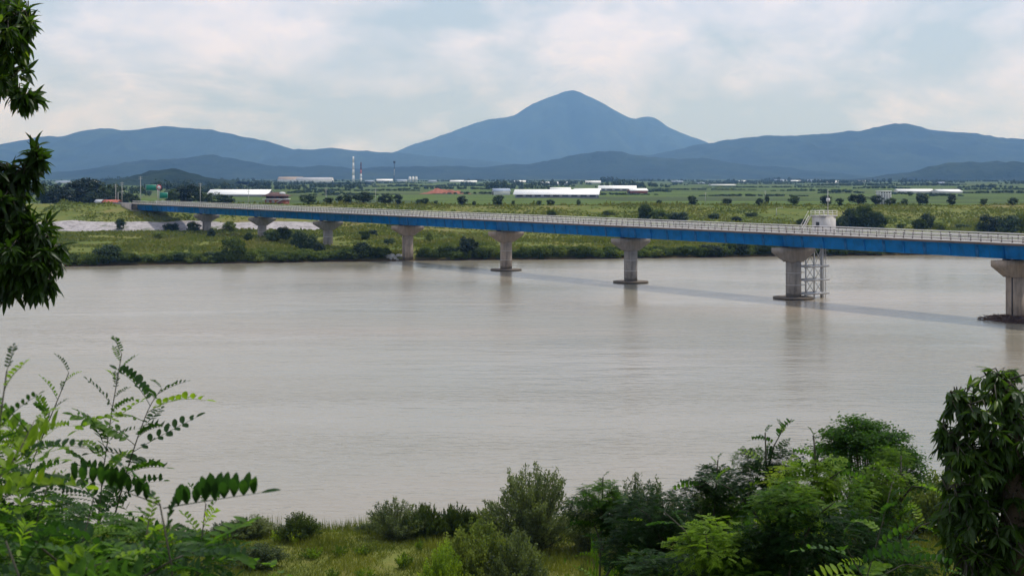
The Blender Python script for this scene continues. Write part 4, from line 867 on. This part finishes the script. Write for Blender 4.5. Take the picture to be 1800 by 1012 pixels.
def frame(o, p, d, up, s):
    d = unit(np.asarray(d, float)); x = np.cross(d, up); x = unit(x) if np.linalg.norm(x) > 1e-4 else np.array([1.0, 0, 0]); z = np.cross(x, d)
    o.matrix_local = Matrix(((x[0] * s, d[0] * s, z[0] * s, p[0]), (x[1] * s, d[1] * s, z[1] * s, p[1]), (x[2] * s, d[2] * s, z[2] * s, p[2]), (0, 0, 0, 1)))
def resample(path, n):
    path = np.asarray(path, float); d = np.r_[0, np.cumsum(np.linalg.norm(np.diff(path, axis=0), axis=1))]; t = np.linspace(0, d[-1], n)
    return np.stack([np.interp(t, d, path[:, i]) for i in range(3)], 1)
def sapling(paths, label, seed, mat='leaf_locust_near', spacing=0.055, ls=1.0, start=0.2, r0=0.006, name='locust_sapling', tip_young=True, flat=0.35, bias=None, group=None):
    """paths: stems in world coordinates, the first one starting at the ground; leaves all along them, each a part of its own"""
    r = np.random.default_rng(seed); base = np.array(paths[0][0], float); t = thing(name, label, 'sapling', base, 0, group)
    for si, path in enumerate(paths):
        pts = resample(path, 14); L = np.linalg.norm(np.diff(pts, axis=0), axis=1).sum(); q = MB(); q.tube(pts - base, np.linspace(r0, r0 * 0.3, 14) * (1 if si == 0 else 0.6), 6); q.obj('stem' if si == 0 else 'branch', M['twig'], t, smooth=True)
        st = start if si == 0 else 0.12; n = int(L * (1 - st) / spacing); ph = r.uniform(0, 6.28)
        for i in range(n + 1):
            f = st + (1 - st) * i / max(1, n); k = f * 13; j = min(12, int(k)); p = pts[j] + (pts[j + 1] - pts[j]) * (k - j); tg = unit(pts[j + 1] - pts[j]); ph += 2.4 + r.normal(0, 0.3)
            out = np.array([math.cos(ph), math.sin(ph) * (1 - flat), 0]); 
            if bias is not None: out = out + np.array(bias)
            d = unit(out) + tg * (0.25 + 0.75 * f ** 3) + np.array([0, 0, r.uniform(-0.05, 0.35)])
            young = tip_young and f > 0.94; me = YL[r.integers(3)] if young else CL[r.integers(10)]
            o = link('leaf', me, M[mat], t); s = ls * r.uniform(0.55, 1.22) * (1 - 0.35 * max(0, f - 0.75) / 0.25)
            frame(o, p - base, d, np.array([0, 0, 1.0]) + r.normal(0, 0.25, 3), s)
    return t
def px_path(pts, Y, dY=0.0):
    """photo points at a distance -> stem that starts at the ground under the first of them"""
    n = len(pts); P = [P3(x, y, Y + dY * i / max(1, n - 1)) for i, (x, y) in enumerate(pts)]; b = P[0].copy(); gz = float(ground(b[0], b[1])); out = []
    for f in (0, 0.4, 0.8): out.append(np.array([b[0] - 0.10 * (1 - f), b[1], gz - 0.03 + (b[2] - gz) * f]))
    return out + P
NEAR_CROWNS = []
sapling([px_path([(16, 953), (38, 860), (62, 795), (88, 735), (108, 690), (121, 655)], 5.4)], 'slender locust sapling leaning right with a fan of pale young leaves on top', 1, spacing=0.036, start=0.5, flat=0.6)
sapling([px_path([(172, 905), (185, 800), (193, 745), (200, 700), (207, 670), (214, 622)], 5.2), [P3(203, 900, 5.2), P3(225, 820, 5.15), P3(243, 765, 5.1), P3(262, 715, 5.1), P3(284, 682, 5.05)]], 'upright dark-stemmed locust sapling that forks in two', 2, spacing=0.032, start=0.5, flat=0.6)
sapling([px_path([(306, 1040), (300, 970), (290, 917), (281, 885)], 2.9)], 'big-leaved locust shoot with one long leaf reaching out over the river', 3, spacing=0.07, start=0.75, ls=1.0, tip_young=False)
sapling([px_path([(-40, 1000), (-25, 860), (0, 760), (8, 680), (12, 652)], 3.0), [P3(-20, 860, 3.0), P3(30, 800, 3.1), P3(60, 740, 3.2)]], 'locust sapling with broad pale leaves rising beside the leaning slender one', 4, spacing=0.04, start=0.55, ls=1.0)
sapling([px_path([(20, 1080), (40, 990), (70, 905), (84, 850)], 4.4), [P3(40, 990, 4.4), P3(-20, 900, 4.5), P3(-30, 800, 4.6)]], 'bushy locust sapling low under the leaning slender one', 5, spacing=0.026, start=0.6)
sapling([px_path([(120, 1090), (135, 1000), (150, 920), (165, 872)], 3.6), [P3(130, 1010, 3.6), P3(70, 960, 3.5), P3(30, 910, 3.4)]], 'bushy locust sapling in front of the forked one', 6, spacing=0.026, start=0.6)
sapling([px_path([(230, 1100), (240, 1020), (250, 960), (262, 915)], 3.3), [P3(240, 1020, 3.3), P3(310, 980, 3.3), P3(372, 960, 3.4)]], 'low locust sapling spreading under the long reaching leaf', 7, spacing=0.026, start=0.6)
sapling([px_path([(330, 1090), (345, 1010), (356, 950), (362, 885)], 3.9), [P3(345, 1010, 3.9), P3(385, 970, 4.0), P3(400, 940, 4.0)]], 'light green locust shoot at the edge of the bank grass', 8, spacing=0.034, start=0.6)
sapling([px_path([(60, 1110), (50, 1040), (30, 985), (10, 950)], 2.6), [P3(55, 1060, 2.6), P3(120, 1010, 2.6), P3(190, 985, 2.7)]], 'lowest locust sapling with broad soft leaves below all the others', 9, spacing=0.034, start=0.6)
for lab, cs in (('bushy locust sapling low', [(40, 880, 75, 60, 4.6), (20, 960, 90, 70, 4.4), (-20, 800, 50, 60, 4.7)]), ('bushy locust sapling in', [(150, 935, 70, 50, 4.0), (110, 985, 90, 60, 3.8)]), ('low locust sapling spreading', [(260, 965, 70, 45, 3.9), (200, 1000, 80, 45, 3.7)]), ('light green locust shoot', [(355, 985, 50, 50, 4.2)])):
    t = [o for o in COL.objects if o.get('label', '').startswith(lab)][0]
    for j, (x, y, rx, ry, Y) in enumerate(cs): NEAR_CROWNS.append((t, x, y, rx, ry, Y, j))
# the one long leaf and its opposite on the reaching shoot
def long_leaf():
    par = [o for o in COL.objects if o.get('label', '').startswith('big-leaved locust shoot')][0]; b = np.array(par.location); big = compound_leaf(480, 0.215, 9, 0.046, 0.0165, 0.10, 1.32)
    for (a, c) in (((287, 893), (466, 868)), ((283, 888), (112, 842))):
        p, e = P3(*a, 2.9), P3(*c, 2.85); o = link('leaf', big, M['leaf_locust_near'], par); d = e - p; frame(o, p - b, d, np.array([0, -0.25, 1.0]), np.linalg.norm(d) / 0.22)
long_leaf()
# locust thicket on the slope right of the middle
def locust_crown(seed, n=980, rad=1.0):
    """dense mass of simplified pinnate leaves in an uneven ball, leaves held out flat and drooping at the tips"""
    r = np.random.default_rng(seed); C, A, N = [], [], []
    d = unit(r.normal(size=(n, 3)) + np.array([0, 0, 0.25])); k = 0.72 + 0.34 * np.array([float(vnoise(v[0] * 2.3 + seed, v[1] * 2.3 + v[2] * 2.1, seed)) for v in d]); p = d * (k * r.uniform(0.25, 1.0, n) ** 0.45)[:, None] * rad
    for q_, dd in zip(p, d):
        a = r.uniform(0, 6.283); out = unit(np.array([math.cos(a), math.sin(a), 0.0]) * 0.8 + dd * 0.7 + np.array([0, 0, r.uniform(-0.45, 0.15)])); side = unit(np.cross(out, np.array([0, 0, 1.0]) + r.normal(0, 0.35, 3))); up = np.cross(side, out); L = r.uniform(0.15, 0.24)
        for i in range(8):
            t = 0.14 + 0.86 * i / 7.5; c = q_ + out * L * t - np.array([0, 0, 1.0]) * L * 0.30 * t * t; sz = 0.8 + 0.35 * math.sin(math.pi * (0.15 + 0.8 * i / 8))
            for sd in (-1, 1): C.append(c + side * sd * 0.019 * sz); A.append(side * sd + out * 0.3 + up * 0.25); N.append(up - side * sd * 0.25)
    V, f = cards(np.array(C), np.array(A), unit(np.array(N)), 0.046 * r.uniform(0.8, 1.15, len(C)), 0.024)
    return mesh_np('foliage', V, f)
LC = [locust_crown(700 + k) for k in range(4)]
LN = [locust_crown(710 + k, 110, 0.30) for k in range(3)]
def add_crown(t, x, y, rx, ry, Y, i, mat='leaf_locust'):
    c = P3(x, y, Y) - np.array(t.location); o = link('foliage', LC[i % 4], M[mat], t, c, i * 1.3, kind='stuff'); s = Y / F; o.scale = (rx * s, rx * s, ry * s); return o
for (t, x, y, rx, ry, Y, j) in NEAR_CROWNS:
    o = link('foliage', LN[j % 3], M['leaf_locust_near'], t, P3(x, y, Y) - np.array(t.location), j * 1.7, kind='stuff'); o.scale = (rx * Y / F / 0.30 * 1.15, rx * Y / F / 0.30 * 1.15, ry * Y / F / 0.30 * 1.15)
def thicket(x, ytop, w, Y, seed, label, nb=9, spacing=0.075, ls=1.15, name='locust_sapling', mat='leaf_locust', lean=0.0, crowns=()):
    r = np.random.default_rng(seed); X = PX(x, Y); gz = float(ground(X, Y)); top = np.array([X + lean, Y, PZ(ytop, Y)]); base = np.array([X, Y, gz - 0.05]); hw = w / 2 * Y / F
    mid = (base + top) / 2 + r.normal(0, 0.12, 3); paths = [[base, mid, top]]
    for i in range(nb):
        f = 0.30 + 0.62 * (i + 0.5) / nb; p = base + (top - base) * f; a = i * 2.4 + r.uniform(-0.4, 0.4); rr = hw * (1.15 - 0.75 * max(0, f - 0.45)) * r.uniform(0.7, 1.05)
        e = p + np.array([math.cos(a) * rr, math.sin(a) * rr * 0.8, (0.28 + 0.3 * f) * rr + r.uniform(0, 0.25)]); paths.append([p, (p + e) / 2 + np.array([0, 0, 0.06 + 0.05 * rr]), e])
    t = sapling(paths, label, seed + 50, mat, spacing, ls, 0.35, 0.02, name, flat=0.0)
    for j, (cx, cy_, rx, ry) in enumerate(crowns): add_crown(t, cx, cy_, rx, ry, Y + 0.25 * (j % 2), seed + j)
    return t
thicket(1060, 838, 170, 13.5, 20, 'locust sapling with dark arching sprays against the willow', 8, crowns=[(1062, 872, 58, 30), (1030, 900, 50, 34), (1090, 915, 70, 42)])
thicket(1165, 880, 190, 12.5, 21, 'dense low locust in front of the half hidden willow', 10, 0.062, crowns=[(1150, 905, 85, 48), (1190, 955, 95, 60), (1110, 975, 70, 50)])
thicket(1262, 808, 150, 13.0, 22, 'tall rounded locust with bright green crown in the thicket', 13, 0.055, crowns=[(1258, 848, 58, 40), (1235, 880, 60, 45), (1290, 885, 60, 48)])
thicket(1345, 760, 210, 12.0, 23, 'locust with two bright sprays held high over the water', 12, 0.062, crowns=[(1345, 855, 75, 50), (1320, 810, 36, 30), (1375, 815, 45, 34)])
thicket(1430, 765, 180, 11.5, 24, 'locust with feathery sprays beside the umbrella-shaped tree', 12, 0.06, crowns=[(1430, 850, 85, 55), (1475, 880, 75, 55)])
thicket(1560, 800, 190, 12.5, 25, 'locust with a bright arching spray in front of the umbrella-shaped tree', 11, 0.062, lean=0.12, crowns=[(1550, 850, 52, 38), (1565, 805, 40, 24), (1530, 900, 70, 50)])
thicket(1400, 900, 260, 10.5, 26, 'dark bushy locust filling the foot of the thicket', 11, 0.062, crowns=[(1400, 940, 110, 70), (1500, 960, 90, 70), (1330, 975, 90, 60), (1450, 1010, 120, 60), (1385, 885, 80, 45), (1590, 1000, 70, 50)])
thicket(1240, 930, 230, 10.5, 27, 'dark low locust at the edge of the thicket by the grass', 10, 0.062, crowns=[(1250, 960, 90, 55), (1170, 1010, 100, 45), (1300, 1015, 100, 50)])
sapling([px_path([(1500, 1090), (1525, 1010), (1548, 930), (1568, 850)], 6.2), [P3(1520, 1020, 6.2), P3(1500, 985, 6.1), P3(1482, 950, 6.0)], [P3(1515, 1030, 6.2), P3(1590, 990, 6.2), P3(1650, 1000, 6.2)]], 'single pale green locust shoot in front of the dark thicket', 30, spacing=0.07, start=0.6, ls=1.1, mat='leaf_locust_near')
under = [shrub_mesh(350 + k, 1.1, 1.7, 80, 190, 0.075, 0.034, 0.1, 1.0, 0.34, 0.02) for k in range(3)]
for i, (x, yt, w, Y, lab) in enumerate([(1040, 935, 200, 15.5, 'dark leafy undergrowth below the arching locust sprays'), (1150, 925, 220, 16, 'undergrowth behind the dense low locust'), (1290, 880, 240, 16, 'undergrowth shaded by the tall rounded locust'), (1420, 850, 260, 15, 'thick undergrowth under the two high locust sprays'), (1540, 870, 190, 16, 'undergrowth between pale shoot and umbrella-shaped tree'), (1480, 960, 300, 11.5, 'dark undergrowth beside the single pale locust shoot'), (1330, 965, 300, 11.5, 'dark undergrowth at the foot of the thicket'), (1700, 940, 240, 13.5, 'undergrowth around the foot of the long-leaved tree'), (60, 930, 300, 6.5, 'undergrowth beneath the slender locust saplings'), (270, 985, 260, 6.0, 'undergrowth beneath the long reaching leaf')]):
    pxs(under[i % 3], x, yt, w, Y, 1.7, 1.1, lab, mat='leaf_locust', name='undergrowth_bush')
# umbrella-shaped fine-leaved tree half way down the slope
def umbrella():
    Y = 36.0; X = PX(1522, Y); gz = float(ground(X, Y)); t = thing('umbrella_tree', 'small dark umbrella-shaped tree with fine feathery leaves above the thicket', 'tree', (X, Y, gz)); r = np.random.default_rng(66)
    top = PZ(722, Y) - gz; hw = 78 * Y / F; q = MB(); q.tube([(0, 0, -0.3), (0.1, 0, top * 0.45), (0, 0.1, top * 0.8)], [0.10, 0.075, 0.04], 7); C, A, N = [], [], []
    for i in range(84):
        a = r.uniform(0, 6.28); f = math.sqrt(r.uniform(0.02, 1)) * (0.95 + 0.22 * math.sin(3 * a + 1) + 0.1 * math.sin(7 * a)); e = np.array([math.cos(a) * hw * f, math.sin(a) * hw * f, top - 0.12 - 0.85 * f ** 2 * r.uniform(0.6, 1.3) - r.uniform(0, 1.0) * (1 - 0.4 * f)]); s = np.array([0.03, 0.03, top * r.uniform(0.5, 0.75)])
        q.tube([s, (s + e) / 2 + np.array([0, 0, 0.06]), e], [0.03, 0.018, 0.006], 4); n = 260; p = e + r.normal(size=(n, 3)) * np.array([0.21, 0.21, 0.06]) - np.array([0, 0, 1.0]) * (r.normal(size=(n, 1)) ** 2) * 0.03; C.append(p)
        A.append(np.stack([np.cos(a + r.normal(0, 1, n)), np.sin(a + r.normal(0, 1, n)), r.normal(-0.1, 0.25, n)], 1)); N.append(np.array([0, 0, 1.0]) + r.normal(size=(n, 3)) * 0.45)
    q.obj('trunk', M['bark'], t, smooth=True); C = np.concatenate(C); V, f = cards(C, np.concatenate(A), unit(np.concatenate(N)), 0.12 * r.uniform(0.6, 1.2, len(C)), 0.042); link('crown', mesh_np('crown', V, f), M['leaf_locust'], t, kind='stuff')
umbrella()
# long-leaved trees (chestnut) framing the view on both sides
def lance(seed, L=0.165, W=0.045):
    r = np.random.default_rng(seed); q = MB(); dr = r.uniform(0.1, 0.35); sw = r.normal(0, 0.05); ts = (0, 0.18, 0.45, 0.75, 1.0); ws = (0.05, 0.75, 1.0, 0.62, 0.0)
    mid = [np.array([sw * L * t * t, L * t, -dr * L * t * t]) for t in ts]; V = list(mid)
    for sd in (-1, 1): V += [mid[i] + np.array([sd * W / 2 * ws[i], 0, W * 0.22 * ws[i]]) for i in (1, 2, 3)]
    q.add(V, [(0, 1, 5), (1, 2, 6, 5), (2, 3, 7, 6), (3, 4, 7), (0, 8, 1), (1, 8, 9, 2), (2, 9, 10, 3), (3, 10, 4)]); return q.mesh('leaf', True)
LL = [lance(500 + k, 0.135 + 0.015 * (k % 3), 0.040 + 0.004 * (k % 2)) for k in range(6)]
LLd = []
for m in LL:
    v = np.zeros(len(m.vertices) * 3); m.vertices.foreach_get('co', v); LLd.append((v.reshape(-1, 3), [list(p.vertices) for p in m.polygons]))
def long_leaved_tree(trunk, boughs, clusters, label, seed, droop, nleaf=11, single=lambda p: True, ls=1.0):
    """clusters: leaf rosettes in world coordinates; a twig joins each to the nearest bough"""
    r = np.random.default_rng(seed); base = np.array(trunk[0], float); t = thing('long_leaved_tree', label, 'tree', base)
    q = MB(); q.tube(np.array(trunk) - base, np.linspace(0.14, 0.05, len(trunk)), 9); q.obj('trunk', M['bark'], t, smooth=True); S = [resample(trunk, 20)[6:]]
    for b in boughs:
        pts = resample(b, 18); S.append(pts); q = MB(); q.tube(pts - base, np.linspace(0.045, 0.010, 18), 7); q.obj('bough', M['bark'], t, smooth=True)
    S = np.concatenate(S); tw = MB(); ind = []; Vs, F3, F4, n0 = [], [], [], 0; n_single = 0
    for c in clusters:
        s = S[np.argmin(np.linalg.norm(S - c, axis=1) + 0.25 * np.abs(S[:, 2] - c[2]))]; m = (s + c) / 2 + np.array([0, 0, 0.05]) + r.normal(0, 0.03, 3); tw.tube([s - base, m - base, c - base], [0.009, 0.006, 0.003], 4); out = unit(c - s)
        for i in range(nleaf):
            d = unit(out * r.uniform(0.1, 0.9) + unit(r.normal(size=3)) * 0.75 + np.array([0, 0, -droop])); p = c - out * r.uniform(0, 0.13) - base; up = np.array([0, 0, 1.0]) + r.normal(0, 0.45, 3); s_ = ls * r.uniform(0.7, 1.15); k = r.integers(6)
            if n_single < 300 and single(c) and r.uniform() < 0.5: frame(link('leaf', LL[k], M['leaf_chestnut'], t), p, d, up, s_); n_single += 1
            else:
                x = unit(np.cross(d, up)); z = np.cross(x, d); v, fs = LLd[k]; Vs.append((v[:, :1] * x + v[:, 1:2] * d + v[:, 2:] * z) * s_ + p)
                for f in fs: (F3 if len(f) == 3 else F4).append([a + n0 for a in f])
                n0 += len(v)
    tw.obj('twigs', M['twig'], t, kind='stuff'); link('foliage', mesh_np('foliage', np.concatenate(Vs), [np.array(F3), np.array(F4)], True), M['leaf_chestnut'], t, kind='stuff'); return t
def blob(x, y, rx, ry, Y, dY, n, seed):
    r = np.random.default_rng(seed); d = unit(r.normal(size=(n, 3))) * (r.uniform(0.05, 1, (n, 1)) ** 0.4); return np.array([P3(x + rx * a, y + ry * b, Y + dY * c) for a, b, c in d])
def left_tree():
    Y = 11.0; tr = [P3(-330, 313 + (H - float(ground(PX(-330, Y), Y))) * F / Y + 20, Y), P3(-320, 700, Y), P3(-310, 350, Y), P3(-290, 0, Y), P3(-280, -260, Y)]
    bo = [[tr[2], P3(-140, 400, Y), P3(-20, 430, Y), P3(90, 450, Y)], [tr[2], P3(-150, 350, Y), P3(0, 330, Y), P3(62, 285, Y)], [tr[3], P3(-140, 60, Y), P3(-30, 70, Y), P3(50, 40, Y)], [tr[3], P3(-120, 130, Y), P3(-10, 150, Y), P3(40, 178, Y)], [tr[3], P3(-330, -150, Y + 1), P3(-420, -300, Y + 1.5)], [tr[2], P3(-450, 250, Y + 0.5), P3(-560, 150, Y + 1)]]
    cl = np.concatenate([blob(-8, 40, 80, 72, Y, 0.5, 80, 1), blob(5, 110, 52, 55, Y, 0.4, 34, 2), blob(45, 172, 22, 16, Y, 0.2, 11, 3), blob(-15, 335, 92, 60, Y, 0.45, 64, 4), blob(68, 278, 15, 28, Y, 0.15, 10, 5), blob(18, 425, 98, 66, Y, 0.5, 96, 6), blob(68, 470, 60, 52, Y, 0.4, 54, 7), blob(0, 500, 70, 28, Y, 0.3, 26, 8), blob(-170, 420, 120, 110, Y, 0.7, 45, 9), blob(-170, 60, 120, 120, Y, 0.7, 45, 10), blob(-330, -100, 230, 220, Y + 0.7, 1.0, 90, 11), blob(-430, 220, 180, 160, Y + 0.6, 0.8, 60, 12)])
    long_leaved_tree(tr, bo, cl, 'chestnut-like tree whose long-leaved boughs hang against sky and far bank', 600, 0.40, 16, lambda c: c[0] > PX(10, Y), 0.92)
left_tree()
def right_tree():
    Y = 10.5; X = PX(1790, Y); tr = [np.array([X, Y, float(ground(X, Y)) - 0.1]), P3(1790, 1000, Y), P3(1782, 850, Y), P3(1775, 740, Y), P3(1765, 670, Y)]
    bo = [[tr[2], P3(1740, 780, Y), P3(1700, 715, Y), P3(1672, 690, Y)], [tr[2], P3(1730, 830, Y), P3(1690, 790, Y), P3(1655, 760, Y)], [tr[1], P3(1740, 920, Y), P3(1700, 880, Y), P3(1665, 860, Y)], [tr[2], P3(1830, 800, Y), P3(1870, 740, Y)], [tr[1], P3(1850, 930, Y), P3(1920, 880, Y)], [tr[3], P3(1750, 690, Y), P3(1758, 660, Y)], [tr[1], P3(1730, 990, Y), P3(1690, 970, Y)]]
    cl = np.concatenate([blob(1755, 755, 66, 92, Y, 0.45, 74, 21), blob(1715, 830, 66, 80, Y, 0.45, 66, 22), blob(1725, 930, 85, 85, Y, 0.45, 100, 23), blob(1690, 712, 30, 40, Y, 0.2, 10, 24), blob(1672, 765, 24, 30, Y, 0.2, 9, 25), blob(1840, 800, 90, 140, Y, 0.6, 80, 26), blob(1830, 960, 100, 90, Y, 0.6, 70, 27), blob(1725, 1040, 85, 60, Y, 0.5, 40, 28), blob(1762, 668, 22, 20, Y, 0.15, 6, 29), np.array([P3(x, y, Y + 0.1 * math.sin(x)) for x, y in ((1648, 748), (1662, 722), (1684, 692), (1722, 664), (1646, 792), (1660, 836), (1672, 884), (1650, 930), (1650, 978), (1668, 760), (1690, 735), (1740, 650), (1785, 650), (1676, 800), (1668, 905))])])
    long_leaved_tree(tr, bo, cl, 'dense dark tree with drooping narrow leaves beside the locust thicket', 610, 0.55, 13, lambda c: c[0] < PX(1740, Y), 0.84)
right_tree()
